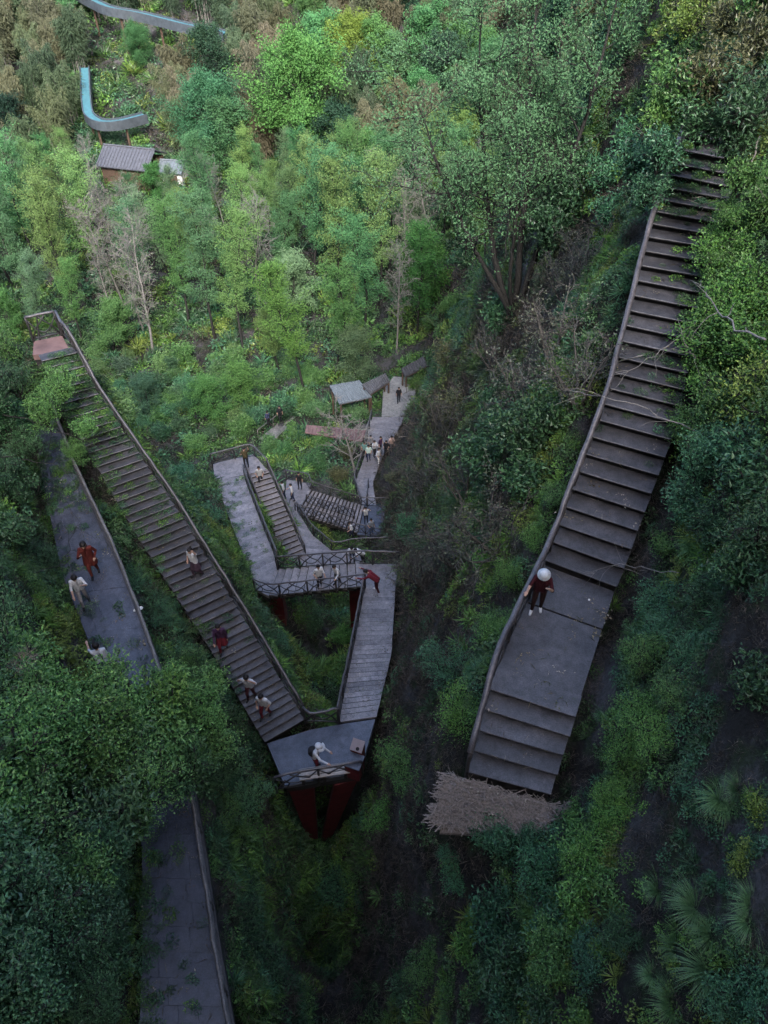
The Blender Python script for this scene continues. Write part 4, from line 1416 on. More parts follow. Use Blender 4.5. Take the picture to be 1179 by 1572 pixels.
for i, (px, py, h, sc, col) in enumerate([(1080, 185, 43.0, 0.8, DKG), (1125, 215, 42.8, 0.75, DKG), (1045, 140, 43.4, 0.9, MIDG), (1150, 165, 43.6, 0.9, DKG), (1100, 120, 43.8, 0.9, OLIVE), (1015, 235, 42.2, 0.7, TEAL), (995, 290, 41.2, 0.6, TEAL), (1020, 180, 42.8, 0.7, (0.1, 0.2, 0.05)), (975, 250, 41.4, 0.8, TEAL), (1140, 275, 42.2, 0.55, MIDG), (1120, 330, 41.2, 0.4, MIDG)]):
    BIGLEAF[i % 2].place('stair_head_shrub', spot(px, py, h) - np.array([0, 0, 0.8 * sc]), sc, vr.uniform(0, 6.28), jit(col, vr, 0.1), 'leafy shrub hanging over the head of the long right stair', 'shrub', 'shrubs over the stair head')
ROCK = ((625, 715, 1.6), (632, 790, 1.6), (622, 880, 1.4), (612, 970, 1.3), (605, 1040, 1.0), (655, 1050, 1.0), (668, 1120, 1.0), (675, 1190, 0.9), (668, 1250, 0.8), (650, 1330, 0.9), (612, 1400, 1.0), (575, 1460, 1.0), (545, 1520, 1.0),
                    (930, 1020, 0.5), (905, 1110, 0.5), (890, 1180, 0.5), (1000, 1280, 0.7), (985, 1360, 0.6), (1000, 1450, 0.5), (1130, 1010, 0.8), (1140, 1140, 0.7), (700, 1000, 0.8))
ROCK = [(a_, b_, r_ * (1.7 if a_ < 720 else 1.0)) for a_, b_, r_ in ROCK]
# shrubs placed one by one where the photo shows distinct bushes
SPOT = [
    (NEAR, 1120, 560, 1.1, BRT), (NEAR, 1090, 620, 0.9, BRT), (NEAR, 1150, 650, 1.1, YEL), (NEAR, 1110, 690, 1.0, MIDG), (NEAR, 1075, 740, 0.7, TEAL), (NEAR, 1150, 480, 1.0, BRT),
    (NEAR, 1110, 430, 0.9, BRT), (BIGLEAF, 1050, 790, 0.6, TEAL), (NEAR, 1160, 560, 1.1, BRT), (FINE, 1130, 780, 0.9, DKG), (FINE, 1165, 850, 0.9, DKG),
    (BIGLEAF, 960, 230, 1.0, TEAL), (BIGLEAF, 930, 290, 1.0, TEAL), (BIGLEAF, 985, 190, 1.0, (0.06, 0.13, 0.07)), (BIGLEAF, 940, 350, 0.9, TEAL), (BIGLEAF, 1010, 150, 1.1, MIDG), (BIGLEAF, 905, 200, 1.0, TEAL),
    (BIGLEAF, 1045, 215, 0.9, (0.07, 0.15, 0.05)), (BIGLEAF, 1035, 165, 0.8, YEL), (BIGLEAF, 1090, 120, 1.0, OLIVE), (BIGLEAF, 1140, 180, 1.1, OLIVE), (BIGLEAF, 1060, 60, 0.9, YEL), (BIGLEAF, 1120, 60, 1.0, OLIVE),
    (BIGLEAF, 1165, 110, 1.0, OLIVE), (BIGLEAF, 1160, 300, 0.9, MIDG), (NEAR, 1140, 370, 0.8, MIDG), (BIGLEAF, 1170, 30, 1.0, MIDG),
    (BIGLEAF, 1010, 330, 0.6, TEAL), (BIGLEAF, 1000, 285, 0.8, TEAL), (BIGLEAF, 1150, 235, 0.9, DKG), (BIGLEAF, 1120, 140, 1.0, DKG), (BIGLEAF, 1080, 170, 0.9, MIDG), (BIGLEAF, 1165, 350, 0.8, MIDG), (NEAR, 1110, 345, 0.6, MIDG),
    (NEAR, 1125, 500, 1.0, BRT), (NEAR, 1100, 470, 0.8, MIDG), (NEAR, 1140, 600, 1.2, BRT), (NEAR, 1080, 580, 0.7, BRT), (NEAR, 1170, 700, 1.2, MIDG), (NEAR, 1070, 680, 0.7, MIDG), (BIGLEAF, 1130, 740, 0.9, TEAL), (BIGLEAF, 1060, 760, 0.6, TEAL), (BIGLEAF, 1170, 780, 1.0, DKG),
    (NEAR, 1100, 830, 0.7, DKG), (BIGLEAF, 1150, 900, 0.7, DKG), (BIGLEAF, 1020, 850, 0.45, MIDG), (FINE, 985, 1020, 0.5, MIDG), (FINE, 1010, 1140, 0.55, BRT), (FINE, 975, 1150, 0.5, BRT), (FINE, 1050, 1020, 0.55, TEAL), (BIGLEAF, 1120, 1000, 0.6, DKG), (BIGLEAF, 1165, 1080, 0.6, DKG),
    (NEAR, 1020, 930, 0.6, TEAL), (FINE, 1070, 960, 0.6, DKG), (NEAR, 940, 1230, 0.4, BRT), (NEAR, 900, 1340, 0.6, BRT), (BIGLEAF, 930, 1390, 0.55, MIDG), (NEAR, 810, 1290, 0.4, TEAL), (NEAR, 690, 1310, 0.35, TEAL), (NEAR, 665, 1240, 0.35, MIDG), (BIGLEAF, 880, 1260, 0.4, MIDG), (NEAR, 860, 1480, 0.6, MIDG), (BIGLEAF, 780, 1530, 0.6, TEAL), (BIGLEAF, 620, 1530, 0.6, DKG), (NEAR, 960, 1440, 0.4, DKG),
    (NEAR, 985, 960, 0.55, TEAL), (NEAR, 1010, 1000, 0.5, TEAL), (FINE, 1000, 1050, 0.55, MIDG), (FINE, 990, 1110, 0.55, BRT), (FINE, 960, 1180, 0.55, BRT), (FINE, 1040, 1080, 0.5, MIDG),
    (BIGLEAF, 890, 1290, 0.65, MIDG), (NEAR, 780, 1310, 0.6, TEAL), (NEAR, 840, 1340, 0.65, TEAL), (BIGLEAF, 760, 1400, 0.7, (0.04, 0.11, 0.06)), (BIGLEAF, 850, 1420, 0.75, (0.045, 0.12, 0.06)), (BIGLEAF, 890, 1400, 0.6, BRT),
    (NEAR, 700, 1340, 0.5, TEAL), (BIGLEAF, 800, 1480, 0.7, DKG), (BIGLEAF, 720, 1460, 0.5, BRT), (NEAR, 900, 1500, 0.5, TEAL), (FINE, 660, 1480, 0.6, MIDG), (FINE, 690, 1540, 0.6, MIDG), (BIGLEAF, 840, 1540, 0.5, DKG),
    (NEAR, 940, 1270, 0.45, BRT), (NEAR, 1150, 1500, 0.5, TEAL), (NEAR, 1120, 1545, 0.5, TEAL), (BIGLEAF, 1160, 1250, 0.35, YEL), (BIGLEAF, 1140, 1330, 0.3, YEL),
    (FINE, 690, 1060, 0.9, TEAL), (FINE, 660, 1120, 0.8, TEAL), (FINE, 620, 1180, 0.8, MIDG), (FINE, 590, 1270, 0.7, BRT), (FINE, 700, 1110, 0.7, BRT), (FINE, 750, 980, 0.5, BRT), (FINE, 530, 1380, 0.9, TEAL), (FINE, 520, 1460, 0.9, DKG),
    (FINE, 790, 900, 0.5, BRT), (FINE, 815, 840, 0.5, BRT), (FINE, 850, 780, 0.5, MIDG), (NEAR, 630, 830, 1.0, TEAL),
    (TWIGGY, 870, 470, 1.3, GREY[0]), (TWIGGY, 900, 430, 1.2, GREY[0]), (TWIGGY, 850, 560, 1.3, GREY[0]), (TWIGGY, 890, 620, 1.2, GREY[1]), (TWIGGY, 800, 640, 1.4, GREY[1]), (TWIGGY, 700, 870, 1.4, GREY[0]), (TWIGGY, 760, 850, 1.3, GREY[0]),
    (TWIGGY, 650, 900, 1.2, GREY[0]), (TWIGGY, 720, 780, 1.4, OLIVE), (TWIGGY, 660, 760, 1.4, OLIVE), (TWIGGY, 690, 680, 1.5, OLIVE), (TWIGGY, 760, 570, 1.4, OLIVE),
    (MIDSH, 700, 640, 0.9, OLIVE), (MIDSH, 760, 720, 0.9, DKG), (MIDSH, 800, 760, 0.8, DKG), (MIDSH, 650, 640, 0.9, (0.07, 0.15, 0.03)), (MIDSH, 740, 650, 0.9, DKG), (MIDSH, 830, 700, 0.8, DKG),
    (MIDSH, 640, 600, 0.8, (0.08, 0.17, 0.04)), (MIDSH, 690, 560, 1.0, OLIVE), (MIDSH, 770, 520, 1.0, DKG), (MIDSH, 850, 400, 1.0, DKG), (MIDSH, 880, 330, 1.0, DKG), (MIDSH, 860, 250, 1.0, (0.05, 0.11, 0.06)),
    (MIDSH, 900, 130, 1.2, (0.07, 0.13, 0.06)), (MIDSH, 860, 160, 1.2, (0.06, 0.12, 0.06)), (MIDSH, 910, 60, 1.2, OLIVE), (MIDSH, 700, 480, 1.0, (0.08, 0.18, 0.05)), (MIDSH, 740, 420, 1.0, (0.09, 0.2, 0.05)),
    (MIDSH, 260, 640, 0.9, TEAL), (MIDSH, 230, 600, 0.9, (0.06, 0.13, 0.07)), (MIDSH, 300, 690, 0.8, MIDG), (MIDSH, 280, 740, 0.7, TEAL), (MIDSH, 320, 800, 0.6, TEAL), (MIDSH, 340, 850, 0.5, MIDG), (MIDSH, 190, 570, 0.9, (0.07, 0.13, 0.08)),
    (MIDSH, 440, 700, 0.8, (0.06, 0.16, 0.05)), (MIDSH, 475, 715, 0.8, (0.06, 0.15, 0.06)), (MIDSH, 500, 690, 0.7, MIDG), (MIDSH, 420, 690, 0.7, (0.07, 0.16, 0.05)), (MIDSH, 250, 680, 0.8, TEAL), (MIDSH, 280, 560, 1.0, MIDG), (MIDSH, 340, 590, 1.0, (0.08, 0.17, 0.06)),
    (MIDSH, 390, 590, 1.0, DKG), (MIDSH, 455, 665, 0.7, (0.08, 0.19, 0.05)), (MIDSH, 480, 640, 0.7, (0.08, 0.17, 0.07)), (MIDSH, 560, 640, 0.7, (0.1, 0.2, 0.09)), (MIDSH, 530, 630, 0.6, (0.09, 0.19, 0.06)), (MIDSH, 580, 660, 0.45, (0.1, 0.19, 0.08)),
    (MIDSH, 535, 700, 0.6, OLIVE), (MIDSH, 520, 740, 0.6, OLIVE), (MIDSH, 495, 800, 0.4, MIDG), (MIDSH, 610, 700, 0.5, OLIVE), (MIDSH, 605, 740, 0.5, OLIVE),
    (NEAR, 110, 640, 0.7, DKG), (NEAR, 40, 600, 1.0, MIDG), (NEAR, 20, 680, 1.0, DKG), (NEAR, 30, 780, 0.9, DKG), (NEAR, 60, 870, 0.6, DKG), (NEAR, 70, 590, 0.9, MIDG), (NEAR, 15, 560, 0.9, MIDG),
    (FINE, 215, 900, 0.6, TEAL), (FINE, 250, 960, 0.6, TEAL), (FINE, 175, 800, 0.6, MIDG), (FINE, 145, 720, 0.6, MIDG), (FINE, 300, 1030, 0.6, MIDG),
    (FINE, 400, 960, 0.7, TEAL), (FINE, 380, 900, 0.7, MIDG), (FINE, 430, 1000, 0.7, TEAL), (MIDSH, 450, 990, 0.5, DKG), (MIDSH, 480, 960, 0.5, DKG), (MIDSH, 530, 980, 0.45, (0.07, 0.18, 0.04)), (FINE, 355, 1260, 0.8, MIDG), (FINE, 400, 1330, 0.8, DKG), (FINE, 380, 1430, 0.8, DKG), (FINE, 420, 1500, 0.8, DKG),
]
for i in range(70):
    px, py = vr.uniform(130, 560), vr.uniform(545, 690)
    if 400 < px and py > 560 and (px - 400) * 0.35 + 560 < py < 700 and px > 480: continue
    if px < 320 and py > 640 + (px - 130) * 0.2: continue
    SPOT.append((MIDSH, px, py, vr.uniform(0.5, 0.95), [TEAL, MIDG, (0.09, 0.19, 0.06), (0.08, 0.16, 0.08), (0.11, 0.2, 0.07), DKG][i % 6]))
for k, px, py, sc, col in SPOT:
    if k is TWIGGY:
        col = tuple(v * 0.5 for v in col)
    far = py < 700 or k is MIDSH
    if k is TWIGGY:
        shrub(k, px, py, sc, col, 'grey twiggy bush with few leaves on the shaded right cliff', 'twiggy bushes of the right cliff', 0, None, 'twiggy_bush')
    elif px > 600:
        shrub(k, px, py, sc, col, 'leafy shrub growing on the right side of the gorge', 'shrubs of the right cliff')
    else:
        shrub(k, px, py, sc, col, 'leafy shrub growing on the left side of the gorge', 'shrubs of the left cliff')

# one bare pale-limbed tree before the crowd
rngb = np.random.default_rng(333)
gB, twB = grow(rngb, 6.5, 0.12, 0.2, 14, lambda t: 2.2 * (1.2 - 0.6 * t), (0.2, 1.0), (0, 0), 6, 4, 0.02, 0.35)
PALE = Plant(geo_mesh('trunk', gB, M_PALEBARK), None)
q = hit(545, 725)
PALE.place('bare_tree', (q[0], q[1], q[2] - 0.2), 1.0, 0.5, (1, 1, 1), 'bare pale-limbed tree in front of the pink deck', 'tree')

# grass tufts -----------------------------------------------------------
def make_tuft(seed, n=380, L=0.8):
    rng = np.random.default_rng(seed)
    V, F, A = [], [], []
    for i in range(n):
        a = rng.normal(0, 1.35)
        lean = rng.uniform(0.3, 1.6)
        ln = L * rng.uniform(0.4, 1.3)
        w = 0.0048 * rng.uniform(0.7, 1.3)
        o = np.array([math.cos(a), math.sin(a), 0]) * rng.uniform(0, 0.07)
        h = np.array([math.cos(a), math.sin(a), 0])
        s = np.array([-math.sin(a), math.cos(a), 0])
        k = 5
        b = len(V)
        p = o.copy()
        ang = math.pi / 2 - lean * 0.35
        for j in range(k):
            ww = w * (1 - (j / (k - 1)) ** 2 * 0.95)
            V.append(p + s * ww); V.append(p - s * ww)
            p = p + (h * math.cos(ang) + np.array([0, 0, math.sin(ang)])) * ln / (k - 1)
            ang -= lean * 0.55
        for j in range(k - 1):
            F.append((b + 2 * j, b + 2 * j + 1, b + 2 * j + 3, b + 2 * j + 2))
            A.append(rng.uniform(0.7, 1.4))
    return mesh_np('grass_tuft', np.array(V), np.array(F), False, A, [M_LEAF])
TUFT = [make_tuft(400 + i) for i in range(2)]
TUFTS = [(1130, 1215, 0.5, 'small grass tuft just above the arching one'), (1090, 1440, 0.6, 'thin grass tuft wedged between the two big ones'), (1150, 1420, 0.6, 'grass tuft at the picture edge beside the two big ones'), (1035, 1460, 0.5, 'thin grass tuft left of the two big ones'), (1000, 1500, 0.45, 'small grass tuft on the dark soil near the bottom'), (1150, 1390, 0.5, 'pale grass tuft higher on the picture edge'), (960, 880, 0.4, 'tiny grass tuft at the foot of the long right flight'),
         (1105, 1235, 0.75, 'arching grass tuft on the dark bank at the picture edge'), (1065, 1400, 0.8, 'upper of two big grass tufts in the bottom corner'), (1085, 1500, 0.9, 'lower of two big grass tufts in the bottom corner'),
         (1030, 1545, 0.7, 'drooping grass tuft at the very bottom of the right bank'), (1065, 850, 0.8, 'spiky grass tuft beside the middle of the long right flight'), (925, 1100, 0.4, 'small grass tuft next to the landing drain'),
         (725, 1080, 0.5, 'small grass tuft under the landing handrail'), (1010, 1370, 0.55, 'short grass tuft above the two big ones')]
for i, (px, py, sc, lab) in enumerate(TUFTS):
    q = hit(px, py)
    o = link('grass_tuft', TUFT[i % 2], None, (q[0], q[1], q[2] - 0.05))
    o.scale = (sc * 1.05, sc * 1.05, sc * 0.9)
    o.rotation_euler = (0, R(-12), R(205 + 23 * ((i * 7) % 5 - 2)))
    o.color = (*jit((0.1, 0.19, 0.075), vr, 0.15), 1)
    tag(o, lab, 'grass')

# pale bare branches reaching across the right staircase
BR = [([(1095, 470, 38.6), (1040, 520, 38.0), (985, 560, 37.6), (940, 575, 37.4)], 0.016, 'pale thin branch crossing the upper right flight'),
      ([(1082, 668, 37.2), (1040, 650, 37.2), (985, 622, 37.3), (925, 610, 37.4), (880, 600, 36.8)], 0.018, 'long pale branch lying over the middle of the right flight'),
      ([(1068, 552, 37.8), (1050, 520, 38.2), (1040, 488, 38.6)], 0.014, 'forked pale twig sticking up beside the right flight'),
      ([(985, 545, 37.6), (930, 560, 36.5), (880, 592, 35.5), (840, 580, 34.8), (800, 600, 34)], 0.022, 'pale crooked limb reaching from under the handrail'),
      ([(1040, 880, 36.4), (1000, 875, 36.2), (950, 865, 36.0), (900, 880, 35.8)], 0.012, 'thin pale runner over the step above the landing'),
      ([(1179, 520, 40.0), (1130, 505, 39.6), (1095, 470, 39.2), (1075, 430, 39.0)], 0.028, 'thick pale limb curving out of the right cliff'),
      ([(1165, 210, 42.0), (1150, 260, 41.4), (1120, 300, 40.6), (1075, 320, 40.0)], 0.024, 'pale limb hanging over the overgrown steps')]
for pts, r, lab in BR:
    P = np.array([spot(p[0], p[1], p[2] + (0.85 if p[1] < 700 else 0.2)) for p in pts])
    E_ = Edge(P)
    m = 14
    Q = np.array([E_(t) for t in np.linspace(0, 1, m)]) + vr.normal(0, 0.03, (m, 3))
    g = Geo()
    g.tube(Q, np.linspace(r, r * 0.35, m), 5)
    for k in range(7):
        j = vr.integers(2, m - 1)
        d = unit(unit(Q[j] - Q[j - 1]) + vr.normal(0, 0.6, 3))
        g.tube(wander(Q[j], d, vr.uniform(0.4, 1.0), 4, vr, 0.4), np.linspace(r * 0.45, r * 0.2, 5), 4)
    tag(part('bare_branch', g, M_PALEBARK, None, True), lab, 'branch')

# brushwood mat below the right staircase ---------------------------------
mat = thing('brushwood_mat', spot(750, 1250, 32.0), 'pale mat of dead brushwood pinned by stakes below the right staircase', 'mat')
c4 = [spot(690, 1194, 33.3), spot(868, 1246, 33.2), spot(800, 1290, 32.4), spot(662, 1288, 31.8)]
rs = np.random.default_rng(900)
def mp(u, v):
    p = (c4[0] * (1 - u) + c4[1] * u) * (1 - v) + (c4[3] * (1 - u) + c4[2] * u) * v
    p[2] = max(p[2], ground(p[0], p[1])[0] + 0.1)
    return p
g = Geo()
for i in range(3600):
    u, v = rs.uniform(-0.04, 1.04), rs.uniform(-0.03, 1.0)
    if v > 0.62 + 0.35 * vnoise(np.array([[u * 5, 0.5, 0.5]]), 3)[0] or vnoise(np.array([[u * 9, v * 6, 1.5]]), 8)[0] > 0.8:
        continue
    p = mp(u, v) + np.array([0, 0, rs.uniform(-0.05, 0.12)])
    d = unit((mp(min(u + .1, 1.1), v) - mp(u, v)) + rs.normal(0, 0.11, 3))
    L = rs.uniform(0.15, 0.6)
    g.tube([p - d * L / 2, p + rs.normal(0, 0.015, 3), p + d * L / 2], 0.009 * rs.uniform(0.5, 1.6), 3, False, rs.uniform(0.4, 1.2))
o = part('brush_sticks', g, M_THATCH, mat)
o['kind'] = 'stuff'
g = Geo()
g.prism(ccw([mp(0.03, 0.03) - [0, 0, .3], mp(.97, .03) - [0, 0, .3], mp(.9, .75) - [0, 0, .3], mp(.06, .8) - [0, 0, .3]]), 0.1)
part('bedding', g, M_THATCH, mat)
for i in range(11):
    p = mp(0.12 + 0.8 * i / 10, 0.06 + 0.05 * (i % 3)) if i < 8 else mp(rs.uniform(.3, .7), rs.uniform(.3, .6))
    g = Geo()
    g.tube([p - [0, 0, .1], p + [rs.normal(0, .02), rs.normal(0, .02), 0.24]], 0.02, 5)
    part('stake', g, M_STAKE, mat)

# ground cover -----------------------------------------------------------
SRC = bpy.data.collections.new('ground_cover_kinds')
def src(name, me):
    o = bpy.data.objects.new(name, me)
    SRC.objects.link(o)

def clump(seed, n, rad, llen, lwid, flat=0.6):
    rng = np.random.default_rng(seed)
    P = rand_dirs(n, rng, 0.6) * rad * rng.uniform(0.25, 1.0, (n, 1)) ** 0.5
    P[:, 2] = np.abs(P[:, 2]) * flat
    Dv = P / rad + rand_dirs(n, rng, 0.0) * 0.8
    return leaf_mesh('clump', P, Dv, llen, lwid, rng, M_COVER)
src('a_clump', clump(1, 90, 0.36, 0.085, 0.05))
src('b_clump', clump(2, 70, 0.34, 0.11, 0.06))
src('c_clump', clump(3, 150, 0.36, 0.055, 0.035))
src('d_clump', clump(4, 60, 0.32, 0.16, 0.04, 0.8))
def grass_clump(seed):
    rng = np.random.default_rng(seed)
    n = 55
    a = rng.uniform(0, 6.28, n)
    Dv = np.stack([np.cos(a) * 0.8, np.sin(a) * 0.8, rng.uniform(0.1, 1.0, n)], 1)
    P = Dv * rng.uniform(0.1, 0.22, (n, 1))
    return leaf_mesh('clump', P, Dv, 0.36, 0.022, rng, M_COVER, 0.1)
src('e_clump', grass_clump(5))
def twig_clump(seed):
    rng = np.random.default_rng(seed)
    n = 45
    P = rng.normal(0, 0.22, (n, 3)) * np.array([1, 1, 0.35])
    return leaf_mesh('clump', P, rand_dirs(n, rng), 0.3, 0.014, rng, M_COVER, 0.05)
src('f_clump', twig_clump(6))

def scatter(name, label, P, nrm, idx, scl, tint, rng):
    me = bpy.data.meshes.new(name)
    me.vertices.add(len(P))
    me.vertices.foreach_set('co', np.asarray(P, np.float32).ravel())
    eul = np.empty((len(P), 3), np.float32)
    for i in range(len(P)):
        e = (Vector(nrm[i]).to_track_quat('Z', 'Y') @ Matrix.Rotation(rng.uniform(0, 6.28), 4, 'Z').to_quaternion()).to_euler()
        eul[i] = e
    a = me.attributes.new('rot', 'FLOAT_VECTOR', 'POINT'); a.data.foreach_set('vector', eul.ravel())
    a = me.attributes.new('scl', 'FLOAT', 'POINT'); a.data.foreach_set('value', np.asarray(scl, np.float32))
    a = me.attributes.new('kind_index', 'INT', 'POINT'); a.data.foreach_set('value', np.asarray(idx, np.int32))
    a = me.attributes.new('tint', 'FLOAT_COLOR', 'POINT')
    a.data.foreach_set('color', np.concatenate([tint, np.ones((len(P), 1))], 1).astype(np.float32).ravel())
    o = link(name, me)
    ng = bpy.data.node_groups.new(name, 'GeometryNodeTree')
    ng.interface.new_socket('Geometry', in_out='INPUT', socket_type='NodeSocketGeometry')
    ng.interface.new_socket('Geometry', in_out='OUTPUT', socket_type='NodeSocketGeometry')
    gi, go = ng.nodes.new('NodeGroupInput'), ng.nodes.new('NodeGroupOutput')
    iop = ng.nodes.new('GeometryNodeInstanceOnPoints')
    ci = ng.nodes.new('GeometryNodeCollectionInfo')
    ci.inputs['Collection'].default_value = SRC
    ci.inputs['Separate Children'].default_value = True
    ci.inputs['Reset Children'].default_value = True
    iop.inputs['Pick Instance'].default_value = True
    def named(attr, typ):
        n = ng.nodes.new('GeometryNodeInputNamedAttribute')
        n.data_type = typ
        n.inputs[0].default_value = attr
        return n.outputs[0]
    e2r = ng.nodes.new('FunctionNodeEulerToRotation')
    L = ng.links.new
    L(gi.outputs[0], iop.inputs['Points'])
    L(ci.outputs[0], iop.inputs['Instance'])
    L(named('kind_index', 'INT'), iop.inputs['Instance Index'])
    L(named('rot', 'FLOAT_VECTOR'), e2r.inputs[0])
    L(e2r.outputs[0], iop.inputs['Rotation'])
    L(named('scl', 'FLOAT'), iop.inputs['Scale'])
    L(iop.outputs[0], go.inputs[0])
    md = o.modifiers.new('scatter', 'NODES')
    md.node_group = ng
    return tag(o, label, None, None, 'stuff')

sr = np.random.default_rng(4242)
tri = np.concatenate([TF[:, [0, 1, 2]], TF[:, [0, 2, 3]]])
A0, B0, C0 = TV[tri[:, 0]], TV[tri[:, 1]], TV[tri[:, 2]]
cr = np.cross(B0 - A0, C0 - A0)
area = np.linalg.norm(cr, axis=1) / 2
nrm_t = cr / np.maximum(np.linalg.norm(cr, axis=1, keepdims=True), 1e-9)
cen = (A0 + B0 + C0) / 3
vis = in_view(cen, 110) & (cen[:, 1] < 175)
pxc, pyc, dc = project(cen)
facing = np.einsum('ij,ij->i', nrm_t, np.array([0, 0, CAM_H]) - cen) > -0.3 * np.linalg.norm(cen - np.array([0, 0, CAM_H]), axis=1)
dens = np.where(dc < 17, 24.0, np.where(dc < 30, 12.0, np.where(dc < 60, 5.0, np.where(dc < 110, 0.9, 0.35))))
w = area * dens * vis * facing
nP = int(w.sum())
nP = min(nP, 90000)
ch = sr.choice(len(tri), nP, p=w / w.sum())
r1, r2 = np.sqrt(sr.random(nP)), sr.random(nP)
PP = A0[ch] * (1 - r1)[:, None] + B0[ch] * (r1 * (1 - r2))[:, None] + C0[ch] * (r1 * r2)[:, None]
NN = nrm_t[ch]
okp = foot_height(PP[:, 0], PP[:, 1], 0.02) == np.inf
# keep the slab edges clear only near their own height
PP, NN, dcp = PP[okp], NN[okp], dc[ch][okp]
veg = fbm(PP * np.array([0.28, 0.28, 0.28]), 61, 4)
veg2 = fbm(PP * 0.9, 71, 3)
# bare rock band hugging the right of the central flights
bare = np.zeros(len(PP))
for E_ in (CF_R, Edge([CL[1], CL[2]]), Edge([CL[2], DL[1], DL[2]]), FP_R):
    for t in np.linspace(0, 1, 14):
        p = E_(t)
        dd = np.hypot(PP[:, 0] - p[0] - 0.6, PP[:, 1] - p[1])
        bare = np.maximum(bare, np.clip(1.5 - dd, 0, 1) * (PP[:, 2] < p[2] + 6))
for E_ in (R_lo_R, R_la_R, R_up_R):
    for t in np.linspace(0, 1, 20):
        p = E_(t)
        dd = np.hypot(PP[:, 0] - p[0] - 0.2, PP[:, 1] - p[1] + 0.1)
        bare = np.maximum(bare, np.clip(0.75 - dd, 0, 0.6))
for px, py, rad in ROCK:
    q = hit(px, py)
    bare = np.maximum(bare, np.clip(1.4 - np.linalg.norm(PP - q, axis=1) / rad, 0, 1))
score = veg * 0.65 + veg2 * 0.35 - bare * 0.35
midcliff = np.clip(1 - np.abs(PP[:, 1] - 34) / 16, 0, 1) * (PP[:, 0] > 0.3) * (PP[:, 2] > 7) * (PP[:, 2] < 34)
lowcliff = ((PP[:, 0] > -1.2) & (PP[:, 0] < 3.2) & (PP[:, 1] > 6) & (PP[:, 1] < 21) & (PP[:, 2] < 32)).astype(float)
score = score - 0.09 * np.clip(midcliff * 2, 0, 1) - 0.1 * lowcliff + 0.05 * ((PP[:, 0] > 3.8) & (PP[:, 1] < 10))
green_ok = (score > 0.425) & ~((bare > 0.25) & (sr.random(len(PP)) < 0.8))
kp = green_ok | (sr.random(len(PP)) < 0.55)
PP, NN, dcp, veg, veg2, green_ok, midcliff = PP[kp], NN[kp], dcp[kp], veg[kp], veg2[kp], green_ok[kp], midcliff[kp]
PAL = np.array([(0.04, 0.09, 0.042), (0.055, 0.14, 0.075), (0.075, 0.165, 0.05), (0.1, 0.21, 0.045), (0.13, 0.19, 0.045), (0.065, 0.13, 0.055)])
hue = fbm(PP * 0.45, 91, 3) + sr.normal(0, 0.05, len(PP))
hi_ = np.clip(((hue - 0.28) / 0.46) * 6, 0, 5.99).astype(int)
order = np.array([0, 1, 5, 2, 3, 4])
tint = PAL[order[hi_]] * np.clip(sr.normal(1, 0.22, (len(PP), 1)), 0.45, 1.6)
kind_i = sr.choice(6, len(PP), p=[0.24, 0.2, 0.24, 0.12, 0.14, 0.06])
dry = (fbm(PP * 0.6, 31, 3) > 0.56) & (sr.random(len(PP)) < 0.55)
kind_i[dry & (sr.random(len(PP)) < 0.5)] = 5
kind_i[~green_ok & (sr.random(len(PP)) < 0.85)] = 5
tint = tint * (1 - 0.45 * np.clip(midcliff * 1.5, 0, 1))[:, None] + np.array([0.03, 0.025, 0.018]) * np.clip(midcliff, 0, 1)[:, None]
tint[kind_i == 5] = np.array([0.12, 0.102, 0.085]) * sr.uniform(0.25, 1.1, ((kind_i == 5).sum(), 1))
scl = np.clip(dcp / 24, 0.42, 4.5) * sr.uniform(0.65, 1.3, len(PP))
NB = NN * 0.75 + np.array([0, 0, 0.5])
valley = PP[:, 1] > 50
leftc = (PP[:, 0] < -2.6) & ~valley
rightc = ~leftc & ~valley
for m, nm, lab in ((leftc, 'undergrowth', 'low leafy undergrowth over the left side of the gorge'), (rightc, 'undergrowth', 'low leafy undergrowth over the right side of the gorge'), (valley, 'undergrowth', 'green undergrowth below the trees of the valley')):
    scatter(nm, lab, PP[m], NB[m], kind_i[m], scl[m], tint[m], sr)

# fallen leaves and twigs on the stairs and paths
LIT = bpy.data.collections.new('litter_kinds')
def fallen(seed, n, L, W):
    rng = np.random.default_rng(seed)
    P = rng.normal(0, 0.12, (n, 3)) * np.array([1, 1, 0]) + np.array([0, 0, 0.012])
    d = rand_dirs(n, rng); d[:, 2] *= 0.15
    me = leaf_mesh('clump', P, d, L, W, rng, M_COVER, 0.1)
    LIT.objects.link(bpy.data.objects.new('litter', me))
fallen(1, 5, 0.07, 0.04); fallen(2, 9, 0.05, 0.03); fallen(3, 3, 0.22, 0.012)
LP, LN = [], []
for (L, Rr, kp_), dn, edge in zip(FOOT[:13], (9, 7, 9, 18, 10, 9, 5, 4, 4, 3, 3, 3, 4), (1,) * 13):
    ns = max(1, int((L.len * 1.8) * dn * 0.55))
    up = L.p[-1][2] > L.p[0][2]
    stepped = {2: 20, 3: 7, 5: 56, 0: 5, 6: 28, 8: 34, 9: 18, 7: 11, 10: 15, 11: 16}
    fi = [i for i, f_ in enumerate(FOOT) if f_[0] is L][0]
    n_st = stepped.get(fi)
    for k in range(ns):
        t = sr.random()
        u = sr.beta(0.6, 0.6)
        p = L(t) * (1 - u) + Rr(t) * u
        if n_st:
            i = min(int(t * n_st), n_st - 1)
            if not 0.15 < t * n_st - i < 0.85: continue
            p[2] = max(L(i / n_st)[2], L((i + 1) / n_st)[2])
        p[2] += 0.012
        LP.append(p)
LP = np.array(LP)
SRC2, SRC = SRC, LIT
